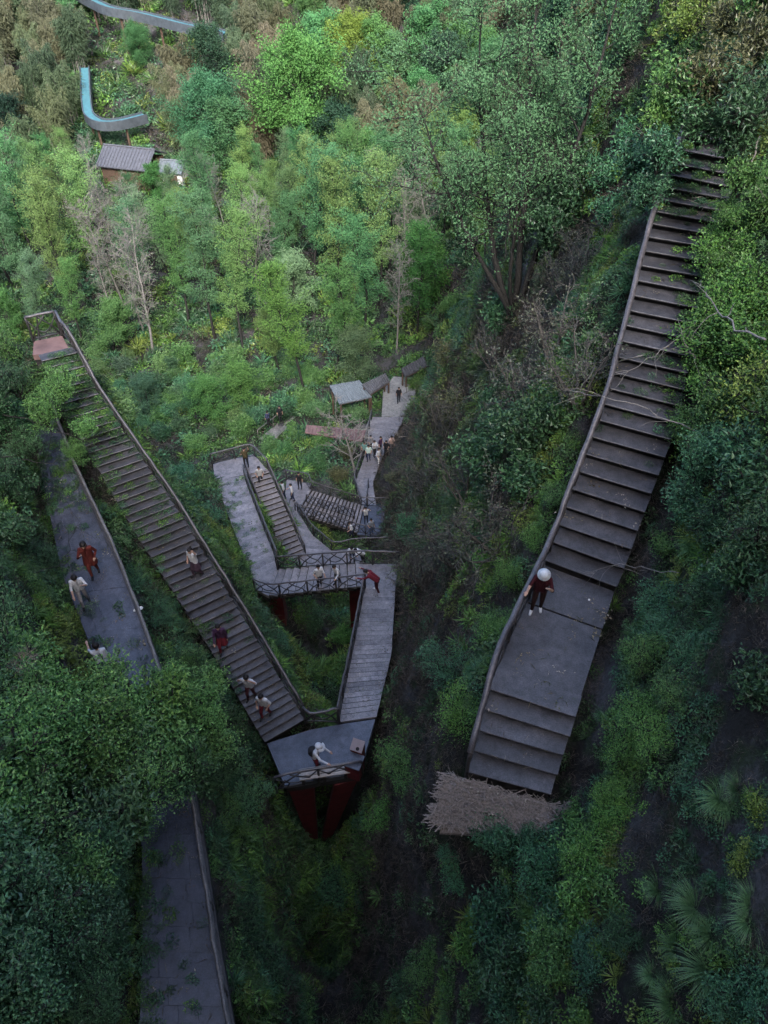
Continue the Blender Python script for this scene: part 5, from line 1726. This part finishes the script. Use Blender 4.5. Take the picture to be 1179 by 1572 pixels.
lt = np.array([(0.12, 0.09, 0.06), (0.2, 0.17, 0.1), (0.06, 0.07, 0.03), (0.28, 0.25, 0.2)])[sr.integers(0, 4, len(LP))] * sr.uniform(0.5, 1.2, (len(LP), 1))
scatter('leaf_litter', 'fallen leaves and twigs lying on the stairs and walkway', LP, np.tile([0, 0, 1.0], (len(LP), 1)), sr.integers(0, 3, len(LP)), sr.uniform(0.7, 1.4, len(LP)), lt, sr)
SRC = SRC2

# creepers spreading over the upper left steps, the walkway edge and the stair head
MP = []
def creep(L, Rr, n_st, t0, t1, n, side):
    for k in range(n):
        t = t0 + (t1 - t0) * sr.random() ** 0.7 if t1 > t0 else t0
        u = sr.beta(0.45, 1.6) if side == 'left' else (sr.beta(1.6, 0.45) if side == 'right' else sr.beta(0.5, 0.5))
        p = L(t) * (1 - u) + Rr(t) * u
        if n_st:
            i = min(int(t * n_st), n_st - 1)
            p[2] = max(L(i / n_st)[2], L((i + 1) / n_st)[2])
        MP.append(p)
creep(LS_L, LS_R, 56, 0.5, 1.0, 150, 'both')
creep(LS_L, LS_R, 56, 0.78, 0.98, 150, 'both')
creep(LS_L, LS_R, 56, 0.1, 0.7, 60, 'left')
creep(W_L, W_R, 0, 0.0, 0.22, 120, 'both')
creep(W_L, W_R, 0, 0.2, 1.0, 170, 'left')
creep(R_top_L, R_top_R, 11, 0.1, 1.0, 200, 'both')
creep(R_up_L, R_up_R, 20, 0.3, 1.0, 70, 'right')
creep(RP_L, RP_R, 34, 0.0, 1.0, 70, 'left')
MP = np.array(MP)
mt = PAL[sr.choice([0, 1, 2, 3, 5], len(MP))] * sr.uniform(0.6, 1.3, (len(MP), 1))
scatter('creeper_foliage', 'green creepers spreading over step edges and the walkway border', MP, np.tile([0, 0, 1.0], (len(MP), 1)) + sr.normal(0, 0.2, (len(MP), 3)), sr.integers(0, 3, len(MP)), sr.uniform(0.3, 0.7, len(MP)), mt, sr)

# dark thin branches over the head of the walkway, pale dead grass at the picture edge
for pts, r, lab in (([(0, 635, 34.6), (60, 650, 34.0), (120, 675, 33.6), (165, 690, 33.4)], 0.022, 'dark thin branch over the upper walkway'),
                    ([(0, 700, 34.2), (70, 712, 33.6), (140, 735, 33.0)], 0.02, 'dark crooked branch below another over the walkway'),
                    ([(60, 880, 33.0), (100, 858, 32.6), (120, 800, 32.6), (110, 780, 32.8)], 0.014, 'dark twig hooking over the walkway beside the rust coat')):
    P = np.array([spot(*p) for p in pts])
    E_ = Edge(P)
    Q = np.array([E_(t) for t in np.linspace(0, 1, 12)]) + vr.normal(0, 0.04, (12, 3))
    g = Geo()
    g.tube(Q, np.linspace(r, r * 0.35, 12), 5)
    for k in range(9):
        j = vr.integers(2, 11)
        g.tube(wander(Q[j], unit(unit(Q[j] - Q[j - 1]) + vr.normal(0, 0.7, 3)), vr.uniform(0.5, 1.2), 4, vr, 0.4), np.linspace(r * 0.45, r * 0.18, 5), 4)
    tag(part('bare_branch', g, M_BARK, None, True), lab, 'branch')
for i, (px, py, sc, lab) in enumerate(((12, 985, 0.9, 'pale dead grass tuft highest at the left picture edge'), (14, 1045, 1.0, 'pale dead grass tuft in the middle of the left picture edge'), (18, 1105, 0.9, 'pale dead grass tuft lowest at the left picture edge'))):
    q = spot(px, py, 36.4)
    q[2] = max(ground(q[0], q[1])[0], 35.6)
    o = link('grass_tuft', TUFT[i % 2], None, tuple(q))
    o.scale = (sc * 0.8, sc * 0.8, sc * 0.45)
    o.rotation_euler = (0, R(10), i * 0.5)
    o.color = (0.22, 0.19, 0.15, 1)
    tag(o, lab, 'grass')

# ------------------------------------------------------------------ people
_pm = {}
def cloth(c, rough=0.85):
    k = tuple(round(v, 3) for v in c)
    if k not in _pm:
        _pm[k] = plain_mat('cloth_%d' % len(_pm), c, rough, 0, 0.18, 25, 0.2)
    return _pm[k]
WHITE, CREAM, MAROON, RUST, BLACK, NAVY, GREYC, PURPLE, JEANS, SKIN, HAIR, TEALC = (0.42, 0.43, 0.46), (0.5, 0.46, 0.4), (0.1, 0.012, 0.02), (0.085, 0.017, 0.014), (0.015, 0.015, 0.018), (0.03, 0.035, 0.07), (0.2, 0.2, 0.22), (0.045, 0.02, 0.05), (0.05, 0.085, 0.17), (0.3, 0.19, 0.145), (0.012, 0.01, 0.01), (0.12, 0.22, 0.2)

ARMS = {'down': ((0.05, -0.03, -0.27), (0.01, 0.06, -0.23)), 'rail': ((0.09, 0.1, -0.22), (0.05, 0.2, 0.0)), 'face': ((0.1, 0.15, -0.2), (-0.1, 0.14, 0.2)),
        'up': ((0.14, 0.05, 0.2), (-0.02, 0.1, 0.22)), 'hip': ((0.11, -0.05, -0.25), (-0.08, 0.13, -0.14)), 'swing': ((0.05, 0.12, -0.24), (0.0, 0.17, -0.12)),
        'back': ((0.05, -0.13, -0.23), (0.0, -0.04, -0.23)), 'reach': ((0.1, 0.2, -0.12), (0.03, 0.24, 0.02)), 'head': ((0.16, 0.05, -0.05), (-0.13, 0.08, 0.22))}

def capsule(p0, p1, r0, r1, n=10):
    p0, p1 = np.asarray(p0, float), np.asarray(p1, float)
    d = p1 - p0
    L = np.linalg.norm(d)
    d = d / L if L > 1e-6 else np.array([0, 0, 1.0])
    ref = np.array([1.0, 0, 0]) if abs(d[0]) < 0.8 else np.array([0, 1.0, 0])
    u = unit(np.cross(d, ref)); w = np.cross(d, u)
    rings = [(p0 - d * r0 * math.sin(a), r0 * math.cos(a)) for a in (1.45, 0.9, 0.45)] + [(p0, r0), (p1, r1)] + [(p1 + d * r1 * math.sin(a), r1 * math.cos(a)) for a in (0.45, 0.9, 1.45)]
    ang = np.linspace(0, 2 * math.pi, n, endpoint=False)
    V = np.concatenate([c + r * (np.cos(ang)[:, None] * u + np.sin(ang)[:, None] * w) for c, r in rings])
    F = [tuple(range(n))[::-1]]
    for i in range(len(rings) - 1):
        for k in range(n):
            k2 = (k + 1) % n
            F.append((i * n + k, i * n + k2, (i + 1) * n + k2, (i + 1) * n + k))
    F.append(tuple((len(rings) - 1) * n + k for k in range(n)))
    return V, F

PENDING = []
def person(px, py, h, heading, label, top=WHITE, bottom=MAROON, shoe=BLACK, lean=0.0, armL='down', armR='down', stride=0.0, size=1.0, hair='short', hat=None, sleeve='short', skirt=False, near=False, headtilt=0.0, coat=False, hatcol=WHITE, group=None):
    size = size * 0.95
    loc = spot(px, py, h)
    zp = 0.9
    cl, sl = math.cos(lean), math.sin(lean)
    def up(p):
        y, z = p[1], p[2] - zp
        return np.array([p[0], y * cl + z * sl, zp + z * cl - y * sl])
    caps = []
    A = caps.append
    for s in (-1, 1):
        A((up((s * 0.065, 0, 0.9)), up((s * 0.085, 0.0, 1.28)), 0.1, 0.1, 'top'))
        A(((s * 0.065, -0.02, 0.87), up((s * 0.06, -0.01, 0.98)), 0.108, 0.1, 'bottom'))
    A((up((-0.155, 0, 1.34)), up((0.155, 0, 1.34)), 0.07, 0.07, 'top'))
    A((up((0, 0, 1.34)), up((0, 0.01, 1.46)), 0.058, 0.052, 'skin'))
    hc = lambda p: up((p[0], p[1] * math.cos(headtilt) + (p[2] - 1.45) * math.sin(headtilt), 1.45 + (p[2] - 1.45) * math.cos(headtilt) - p[1] * math.sin(headtilt)))
    A((hc((0, 0.0, 1.53)), hc((0, 0.01, 1.575)), 0.085, 0.088, 'skin'))
    A((hc((0, 0.035, 1.47)), hc((0, 0.03, 1.52)), 0.055, 0.075, 'skin'))
    A((hc((0, 0.1, 1.53)), hc((0, 0.118, 1.505)), 0.012, 0.016, 'skin'))
    for s in (-1, 1):
        A((hc((s * 0.09, 0.0, 1.51)), hc((s * 0.095, -0.008, 1.55)), 0.018, 0.02, 'skin'))
    hands = []
    for s, arm in ((-1, armL), (1, armR)):
        e, wv = ARMS[arm]
        S0 = up((s * 0.165, 0, 1.34))
        E0 = S0 + np.array([s * e[0], e[1], e[2]])
        W0 = E0 + np.array([s * wv[0], wv[1], wv[2]])
        A((S0, E0, 0.056, 0.045, 'top'))
        A((E0, W0, 0.043, 0.031, 'top' if sleeve == 'long' else 'skin'))
        d = unit(W0 - E0)
        sd = unit(np.cross(d, [0, 0, 1.0])) if abs(d[2]) < 0.9 else np.array([0, 1.0, 0])
        P0 = W0 + d * 0.075
        for k in (-1, 1):
            A((W0 + sd * k * 0.01, P0 + sd * k * 0.024, 0.02, 0.019, 'skin'))
        nrm = unit(np.cross(sd, d))
        for k, fl in zip((-1.5, -0.5, 0.5, 1.5), (0.058, 0.07, 0.074, 0.066)):
            q0 = P0 + sd * k * 0.0175
            q1 = q0 + d * fl * 0.6
            q2 = q1 + unit(d - nrm * 0.8) * fl * 0.5
            A((q0, q1, 0.0095, 0.009, 'skin')); A((q1, q2, 0.009, 0.008, 'skin'))
        t0 = W0 + d * 0.025 + sd * 0.02 * s
        A((t0, t0 + unit(d * 0.8 + sd * s * 0.9 - nrm * 0.3) * 0.06, 0.011, 0.009, 'skin'))
    for s in (-1, 1):
        f = stride * s
        hip, kn = np.array([s * 0.085, -0.01, 0.86]), np.array([s * 0.095, 0.02 + f * 0.18 + abs(f) * 0.08, 0.47])
        an = np.array([s * 0.1, f * 0.3 - (0.02), 0.085 + max(0, f) * 0.04])
        A((hip, kn, 0.088, 0.062, 'bottom'))
        A((kn, an, 0.06, 0.043, 'bottom'))
        A((an, an + np.array([s * 0.02, 0.13, -0.04]), 0.043, 0.036, 'shoe'))
        A((an + np.array([0, -0.035, -0.04]), an + np.array([s * 0.01, 0.06, -0.045]), 0.035, 0.036, 'shoe'))
    if skirt:
        A(((-0.05, 0, 0.86), (-0.06, 0, 0.52), 0.12, 0.17, 'bottom')); A(((0.05, 0, 0.86), (0.06, 0, 0.52), 0.12, 0.17, 'bottom'))
    if coat:
        A(((-0.05, -0.02, 1.0), (-0.08, -0.02, 0.6), 0.13, 0.15, 'top')); A(((0.05, -0.02, 1.0), (0.08, -0.02, 0.6), 0.13, 0.15, 'top'))
    g = Geo()
    for p0, p1, r0, r1, tg in caps:
        V, F = capsule(p0, p1, r0, r1, 10 if r0 > 0.03 else 7)
        g.add(V * size, F)
    tmp = link('person_draft', mesh_np('draft', np.concatenate(g.V), g.F))
    rm = tmp.modifiers.new('r', 'REMESH')
    rm.mode = 'VOXEL'
    rm.voxel_size = 0.008 if near else (0.013 if h > 20 else 0.017)
    sm = tmp.modifiers.new('s', 'SMOOTH')
    sm.factor = 0.5
    sm.iterations = 2 if near else 1
    PENDING.append(dict(tmp=tmp, caps=caps, size=size, loc=loc, heading=heading, label=label, cols=(SKIN, top, bottom, shoe), hair=hair, hat=hat, hc=hc, hatcol=hatcol, group=group))

def ell_shell(hc, c, rad, keepf, n=18, m=12):
    V, F = [], []
    for i in range(m + 1):
        th = math.pi * i / m
        for k in range(n):
            ph = 2 * math.pi * k / n
            V.append((c[0] + rad[0] * math.sin(th) * math.cos(ph), c[1] + rad[1] * math.sin(th) * math.sin(ph), c[2] + rad[2] * math.cos(th)))
    for i in range(m):
        for k in range(n):
            k2 = (k + 1) % n
            f = (i * n + k, (i + 1) * n + k, (i + 1) * n + k2, i * n + k2)
            q = np.mean([V[j] for j in f], axis=0) - np.array(c)
            if keepf(q / np.array(rad)):
                F.append(f)
    return np.array([hc(v) for v in V]), F

def finish_people():
    dg = bpy.context.evaluated_depsgraph_get()
    TAGS = ['skin', 'top', 'bottom', 'shoe']
    for P in PENDING:
        ev = P['tmp'].evaluated_get(dg)
        me = bpy.data.meshes.new_from_object(ev)
        me.name = 'person'
        n = len(me.polygons)
        cen = np.empty(n * 3, np.float32)
        me.polygons.foreach_get('center', cen)
        cen = cen.reshape(-1, 3) / P['size']
        best, idx = np.full(n, 9.0), np.zeros(n, int)
        for p0, p1, r0, r1, tg in P['caps']:
            p0, p1 = np.asarray(p0, float), np.asarray(p1, float)
            d = p1 - p0
            t = np.clip(((cen - p0) @ d) / max(d @ d, 1e-9), 0, 1)
            ds = np.linalg.norm(cen - (p0 + t[:, None] * d), axis=1) - (r0 + (r1 - r0) * t)
            if tg == 'top': ds = ds - 0.012
            m = ds < best
            best[m] = ds[m]
            idx[m] = TAGS.index(tg)
        me.materials.clear()
        for c in P['cols']:
            me.materials.append(cloth(c))
        me.polygons.foreach_set('material_index', idx.astype(np.int32))
        me.polygons.foreach_set('use_smooth', np.full(n, True))
        me.update()
        o = link('person', me, None, tuple(P['loc']))
        o.rotation_euler = (0, 0, R(P['heading']))
        tag(o, P['label'], 'person', P['group'])
        s = P['size']
        if P['hair']:
            V, F = ell_shell(P['hc'], (0, -0.004, 1.568), (0.104, 0.112, 0.112), lambda q: (q[2] > 0.25) or (q[1] < 0.1 and q[2] > -0.75))
            g = Geo(); g.add(V * s, F)
            if P['hair'] == 'long':
                for dx in (-0.04, 0.0, 0.04):
                    V, F = capsule(P['hc']((dx, -0.085, 1.55)), P['hc']((dx * 1.3, -0.115, 1.28)), 0.045, 0.03, 8)
                    g.add(V * s, F)
            if P['hair'] == 'bun':
                V, F = capsule(P['hc']((0, -0.07, 1.66)), P['hc']((0, -0.085, 1.68)), 0.04, 0.04, 8)
                g.add(V * s, F)
            link('hair', mesh_np('hair', np.concatenate(g.V), g.F, True, None, [cloth(HAIR, 0.6)]), o)
        if P['hat']:
            g = Geo()
            V, F = ell_shell(P['hc'], (0, 0.0, 1.585), (0.116, 0.123, 0.1), lambda q: q[2] > -0.05)
            g.add(V * s, F)
            if P['hat'] == 'bucket':
                ang = np.linspace(0, 2 * math.pi, 20, endpoint=False)
                V = [P['hc']((r * math.cos(a), r * math.sin(a), z)) for r, z in ((0.112, 1.592), (0.158, 1.54), (0.158, 1.532), (0.11, 1.58)) for a in ang]
                F = [(i * 20 + k, i * 20 + (k + 1) % 20, (i + 1) * 20 + (k + 1) % 20, (i + 1) * 20 + k) for i in range(3) for k in range(20)]
            else:
                ang = np.linspace(0.25, math.pi - 0.25, 10)
                V = [P['hc']((r * math.cos(a), 0.02 + r * math.sin(a) * 1.15, z)) for r, z in ((0.105, 1.588), (0.18, 1.565), (0.18, 1.556), (0.105, 1.578)) for a in ang]
                F = [(i * 10 + k, i * 10 + k + 1, (i + 1) * 10 + k + 1, (i + 1) * 10 + k) for i in range(3) for k in range(9)]
            g.add(np.array(V) * s, F)
            link('hat', mesh_np('hat', np.concatenate(g.V), g.F, True, None, [cloth(P['hatcol'])]), o)
        bpy.data.objects.remove(P['tmp'])

person(822, 938, 34.6, 165, 'person in a white bucket hat and dark maroon clothes on the right landing', (0.035, 0.006, 0.01), (0.018, 0.008, 0.008), WHITE, 0.12, 'face', 'rail', 0.25, 1.05, 'long', 'bucket', 'short', near=True, headtilt=0.25, hatcol=(0.4, 0.43, 0.46))
person(147, 882, 30.5, 200, 'person in a long rust coat and dark teal hood on the wet walkway', RUST, RUST, BLACK, 0.1, 'hip', 'face', 0.5, 1.05, 'long', None, 'long', coat=True, headtilt=0.2)
person(133, 928, 30.4, 205, 'person in a white shirt and grey trousers on the wet walkway', WHITE, (0.2, 0.19, 0.2), BLACK, 0.15, 'face', 'swing', 0.6, 1.0, 'short', headtilt=0.3)
person(168, 1040, 30.2, 20, 'white shirted person behind the bush holding a stick on the walkway', WHITE, NAVY, BLACK, 0.2, 'reach', 'down', 0.3, 1.0, 'short', sleeve='short')
person(304, 884, 28.7, 150, 'person in a white top and dark skirt gripping the rail halfway down the left flight', WHITE, (0.05, 0.03, 0.045), BLACK, 0.1, 'up', 'hip', 0.4, 0.97, 'bun', skirt=True)
person(344, 998, 27.2, 190, 'person in a purple jacket and maroon skirt walking down the left flight', PURPLE, MAROON, BLACK, 0.1, 'down', 'swing', 0.6, 1.0, 'short', sleeve='long', skirt=True)
person(387, 1072, 26.2, 170, 'upper of two white topped walkers near the foot of the left flight', WHITE, (0.06, 0.02, 0.025), BLACK, 0.15, 'head', 'head', 0.4, 1.0, 'short')
person(409, 1100, 25.85, 165, 'lower of two white topped walkers near the foot of the left flight', WHITE, MAROON, BLACK, 0.15, 'hip', 'hip', 0.5, 1.0, 'short')
person(487, 1178, 25.3, 250, 'person in a white cap and shirt leaning forward on the wedge platform', WHITE, MAROON, BLACK, 0.22, 'swing', 'reach', 0.2, 1.08, 'short', 'cap', 'long')
person(491, 900, 19.95, 205, 'left one of two white shirted people on the stepped footbridge', WHITE, BLACK, BLACK, 0.05, 'swing', 'hip', 0.3, 1.05, 'short')
person(519, 897, 20.3, 140, 'right one of two white shirted people on the stepped footbridge', WHITE, (0.04, 0.04, 0.045), BLACK, 0.3, 'rail', 'back', 0.3, 1.05, 'short', sleeve='long')
person(579, 909, 20.8, 75, 'person in a maroon jacket bending to the rail on the pale landing', MAROON, (0.04, 0.01, 0.015), WHITE, 0.9, 'reach', 'reach', 0.3, 1.12, 'short', sleeve='long')
person(541, 862, 11.2, 180, 'white shirted person leaning on the rail behind the footbridge', WHITE, NAVY, BLACK, 0.4, 'rail', 'rail', 0.1, 1.15, 'short', sleeve='long')
person(558, 864, 11.2, 110, 'second white shirted person bending behind the footbridge railing', WHITE, BLACK, BLACK, 0.8, 'reach', 'reach', 0.2, 1.15, 'short', sleeve='long')
person(379, 717, 14.3, 180, 'lone person in dark clothes with raised hands on the far left landing', (0.05, 0.04, 0.02), BLACK, BLACK, 0.0, 'up', 'face', 0.1, 1.1, 'short', sleeve='short')
person(401, 744, 13.5, 190, 'person in a grey patterned shirt starting down the dark riser flight', (0.3, 0.3, 0.31), BLACK, BLACK, 0.1, 'hip', 'hip', 0.4, 1.1, 'short')
person(437, 764, 8.6, 100, 'pale shirted person at the turn of the lowest flights, nearest the rail end', (0.4, 0.42, 0.45), NAVY, BLACK, 0.1, 'down', 'rail', 0.2, 1.1, 'short')
person(450, 768, 8.6, 100, 'pale shirted person at the turn of the lowest flights, second from the rail end', WHITE, NAVY, BLACK, 0.1, 'down', 'swing', 0.3, 1.1, 'short')
person(461, 750, 8.6, 170, 'person all in black at the turn of the lowest flights', BLACK, BLACK, BLACK, 0.05, 'down', 'down', 0.1, 1.1, 'short')
person(540, 824, 6.4, 120, 'white shirted person at the bottom of the lowest flight', WHITE, NAVY, BLACK, 0.2, 'rail', 'down', 0.2, 1.1, 'short')
person(562, 802, 6.2, 190, 'person in white shirt and black trousers on the bluish landing', WHITE, BLACK, BLACK, 0.05, 'head', 'head', 0.2, 1.1, 'short')
person(570, 820, 6.2, 200, 'person in blue jeans standing foremost on the bluish landing', (0.2, 0.22, 0.26), JEANS, BLACK, 0.05, 'down', 'hip', 0.2, 1.1, 'short')
CROWD = [(560, 702, TEALC, BLACK, 'green shirted person leftmost in the far crowd'), (566, 707, (0.35, 0.45, 0.42), NAVY, 'pale green shirted person in front of the far crowd'), (575, 700, WHITE, BLACK, 'tall white shirted person in the middle of the far crowd'),
         (581, 712, WHITE, (0.5, 0.5, 0.5), 'white clad person stepping out of the far crowd'), (593, 700, BLACK, BLACK, 'dark clothed person at the right of the far crowd'), (601, 693, (0.35, 0.25, 0.22), NAVY, 'rosy shirted person farthest right in the far crowd'), (569, 692, GREYC, BLACK, 'grey shirted person at the back of the far crowd'), (584, 694, PURPLE, BLACK, 'purple shirted person at the back of the far crowd')]
for i, (px, py, t, b, lab) in enumerate(CROWD):
    person(px, py, 5.65, 160 + 25 * (i % 4), lab, t, b, BLACK, 0.05, ('down', 'hip', 'swing')[i % 3], ('hip', 'down', 'face')[i % 3], 0.3, 1.12, 'short')
person(431, 647, 4.45, 200, 'dark clothed walker on the small valley path', BLACK, BLACK, BLACK, 0.05, 'down', 'down', 0.4, 1.15, 'short')
person(413, 655, 4.55, 30, 'second walker lower on the small valley path', NAVY, BLACK, BLACK, 0.05, 'down', 'swing', 0.4, 1.15, 'short')
person(612, 618, 4.6, 190, 'lone walker crossing the pale plaza', BLACK, BLACK, BLACK, 0.05, 'down', 'down', 0.4, 1.15, 'short')
finish_people()

# ------------------------------------------------------------------ small things
# backpack of the platform figure
q = spot(484, 1178, 25.3)
g = Geo()
g.tube([q + [-0.03, 0.0, 0.92], q + [-0.03, 0.02, 1.0], q + [-0.02, 0.03, 1.2], q + [-0.02, 0.03, 1.27]], [0.06, 0.15, 0.15, 0.06], 10)
tag(part('backpack', g, cloth(BLACK), None, True), 'black backpack worn by the capped person on the platform', 'backpack')
# stick held out over the walkway
a, b = spot(160, 1016, 31.35), spot(143, 984, 31.55)
g = Geo()
g.tube([a, (a + b) / 2, b], 0.014, 6)
g.box(b, (0.05, 0.16, 0.03))
tag(part('selfie_stick', g, cloth(BLACK)), 'thin dark stick with pale grip held out over the walkway', 'stick')
# bench
bt = spot(500, 1196, 25.3)
be = thing('bench', bt, 'long pale bench in front of the platform railing', 'bench')
s0, s1 = spot(460, 1199, 25.75), spot(538, 1187, 25.75)
fwd = unit(np.array([-(s1 - s0)[1], (s1 - s0)[0], 0]))
for k in range(3):
    o = fwd * (0.02 + k * 0.14)
    g = Geo()
    g.prism(ccw([s0 + o, s1 + o, s1 + o + fwd * 0.115, s0 + o + fwd * 0.115]), 0.05, 1 + random.uniform(-.1, .1))
    part('seat_plank', g, M_PALEWOOD, be)
for t in (0.08, 0.5, 0.92):
    p = s0 * (1 - t) + s1 * t + fwd * 0.22
    g = Geo()
    g.box((p[0], p[1], 25.3 + 0.2), (0.1, 0.36, 0.4))
    part('leg', g, M_BODY, be)
# bin
bb = spot(545, 1186, 25.3)
bn = thing('waste_bin', bb, 'maroon waste bin with sloping pinkish lid in the platform corner', 'bin')
rot = np.array(Matrix.Rotation(R(-20), 3, 'Z'))
g = Geo(); g.box(bb + [0, 0, 0.4], (0.5, 0.5, 0.8), rot); part('body', g, M_REDWALL, bn)
g = Geo(); g.box(bb + [0, 0, 0.825], (0.54, 0.54, 0.05), rot); part('lower_lid', g, M_PAVE, bn)
hd = bb + np.array([0.1, 0.42, 0])
g = Geo(); g.box(hd + [0, 0, 0.5], (0.4, 0.3, 1.0), rot); part('body', g, M_REDWALL, bn)
rot2 = np.array(Matrix.Rotation(R(-20), 3, 'Z') @ Matrix.Rotation(R(25), 3, 'X'))
g = Geo(); g.box(hd + [0, 0, 1.08], (0.42, 0.4, 0.05), rot2); lid = part('sloping_lid', g, plain_mat('pinkish_board', (0.17, 0.14, 0.15), 0.6, 0, 0.1), bn)
g = Geo(); g.lathe([(0.0, 0.03), (0.06, 0.03), (0.06, -0.02)], hd + [0, 0, 1.08] + rot2 @ np.array([0.04, -0.1, 0.01]), 14, rot=rot2); part('opening', g, cloth(BLACK), lid)
# litter
for px, py, h, sz, lab in ((212, 936, 30.4, (0.34, 0.14, 0.02), 'pale wooden offcut lying on the wet walkway'), (904, 922, 34.62, (0.06, 0.05, 0.03), 'white crumpled scrap on the edge of the landing'), (519, 1478, None, (0.3, 0.22, 0.06), 'white paper scrap down in the dark gorge')):
    q = hit(px, py) if h is None else spot(px, py, h)
    g = Geo()
    n = 7
    ang = np.linspace(0, 6.28, n, endpoint=False)
    rr_ = 1 + RNG.normal(0, 0.15, n)
    p = np.stack([np.cos(ang) * rr_ * sz[0] / 2, np.sin(ang) * rr_ * sz[1] / 2, RNG.uniform(0.3, 1, n) * sz[2]], 1)
    ca, sa = math.cos(0.45), math.sin(0.45)
    p[:, :2] = p[:, :2] @ np.array([[ca, sa], [-sa, ca]])
    g.prism(p + q + [0, 0, 0.02], 0.015)
    tag(part('litter_scrap', g, cloth((0.55, 0.55, 0.54))), lab, 'litter')

# ------------------------------------------------------------------ labels that tell the plants apart
def tone(c):
    r, g_, b = c
    v = r + g_ + b
    if r > g_ * 0.93: return 'tan'
    if b > r * 1.05: return 'bluish green'
    if r > g_ * 0.66: return 'yellow green' if v > 0.3 else 'olive'
    if v < 0.17: return 'dark green'
    return 'bright green' if v > 0.36 else 'mid green'
def zone(kind, px, py):
    if kind == 'valley':
        row = 'front row' if py > 520 else ('second row' if py > 440 else ('middle' if py > 360 else 'back'))
        side = 'by the edge' if px < 110 else ('below the tiled house' if px < 300 else ('above the far landing' if px < 430 else ('above the shelter roofs' if px < 600 else 'beside the open tree')))
        return row +  ' of the wood ' + side
    if kind == 'hill':
        side = 'left of the upright slide' if px < 110 else ('between the two blue slides' if px < 300 else ('right of the blue slides' if px < 450 else ('above the large bright tree' if px < 620 else 'behind the open tree')))
        return 'on the hillside ' + side
    if kind == 'right':
        if py > 1450: return 'at the bottom of the right bank'
        if py > 1230: return 'below the brushwood mat' if px < 930 else 'on the bank right of the mat'
        if px > 920 and py > 900: return 'right of the big landing slabs'
        if px > 1000 and py > 400: return 'right of the long dark flight'
        if px > 880 and py < 400: return 'around the overgrown top steps'
        if py > 950: return 'on the slope under the handrail'
        if px < 660 and py > 640: return 'beside the far path'
        if py > 700: return 'on the cliff left of the long flight'
        if py > 500: return 'above the crowd on the right cliff'
        return 'under the open cliff tree'
    if py > 1250: return 'in the gorge below the platform'
    if px > 370 and py > 870: return 'in the central triangle'
    if py > 1000: return 'beside the left flight foot'
    if px < 190 and py > 550: return 'between walkway and left flight'
    if px > 400 and py > 600: return 'behind the lower lattice flights'
    if py < 660: return 'on the valley edge'
    return 'right of the left flight'
KINDS = {'slim upright tree': ('slim tree', 'valley'), 'grey leafless': ('leafless tree', 'valley'), 'round bushy': ('bushy tree', 'valley'), 'green broadleaf': ('broadleaf tree', 'hill'),
         'feathery olive': ('bamboo plume', 'hill'), 'grey twiggy': ('twiggy bush', 'right')}
book = {}
for th_, lab, col, sc, loc in VEG:
    x_, y_, _ = project([loc])
    px, py = float(x_[0]), float(y_[0])
    g_ = th_.get('group', '')
    nm = zn = None
    for k, v in KINDS.items():
        if lab.startswith(k): nm, zn = v
    if nm is None:
        nm = 'shrub'
        zn = 'right' if 'right' in g_ else 'left'
    if 'stair head' in g_:
        nm, z_ = 'shrub', 'hanging over the stair head'
    elif 'walkway' in g_:
        nm = 'overhanging bush'
        z_ = 'beside the walkway top' if py < 900 else ('over the hidden walkway' if py < 1260 else 'over the near walkway')
    else:
        z_ = zone(zn, px, py)
    size = 'small ' if sc < (0.62 if zn in ('left', 'right') else 0.78) else ('big ' if sc > (0.95 if zn in ('left', 'right') else 1.0) else '')
    base = size + (('grey ') if 'leafless' in nm else tone(col) + ' ') + nm + ' ' + z_
    if len(base.split()) > 13:
        base = base[len(size):]
    if len(base.split()) > 13:
        base = base.replace(' of the wood', '')
    book.setdefault(base, []).append((px, th_))
ORD = ['first', 'second', 'third', 'fourth', 'fifth', 'sixth', 'seventh', 'eighth', 'ninth', 'tenth', 'eleventh', 'twelfth', 'thirteenth', 'fourteenth', 'fifteenth', 'sixteenth', 'seventeenth', 'eighteenth']
for base, row in book.items():
    row.sort(key=lambda r: r[0])
    for i, (px, th_) in enumerate(row):
        th_['label'] = base if len(row) == 1 or len(row) > 18 else base + ', ' + ORD[i] + ' from left'

# ------------------------------------------------------------------ haze: even pale air round the whole place
if HAZE > 0:
    hm = bpy.data.materials.new('pale_air')
    hm.use_nodes = True
    nt = hm.node_tree
    nt.nodes.clear()
    pv = nt.nodes.new('ShaderNodeVolumePrincipled')
    pv.inputs['Density'].default_value = HAZE
    pv.inputs['Color'].default_value = (0.80, 0.9, 0.97, 1)
    pv.inputs['Anisotropy'].default_value = 0.2
    out = nt.nodes.new('ShaderNodeOutputMaterial')
    nt.links.new(pv.outputs[0], out.inputs['Volume'])
    g = Geo()
    g.box((0, 155, 66.5), (560, 400, 137))
    hz = part('haze', g, hm)
    tag(hz, 'pale air that lifts the far trees', None, None, 'stuff')
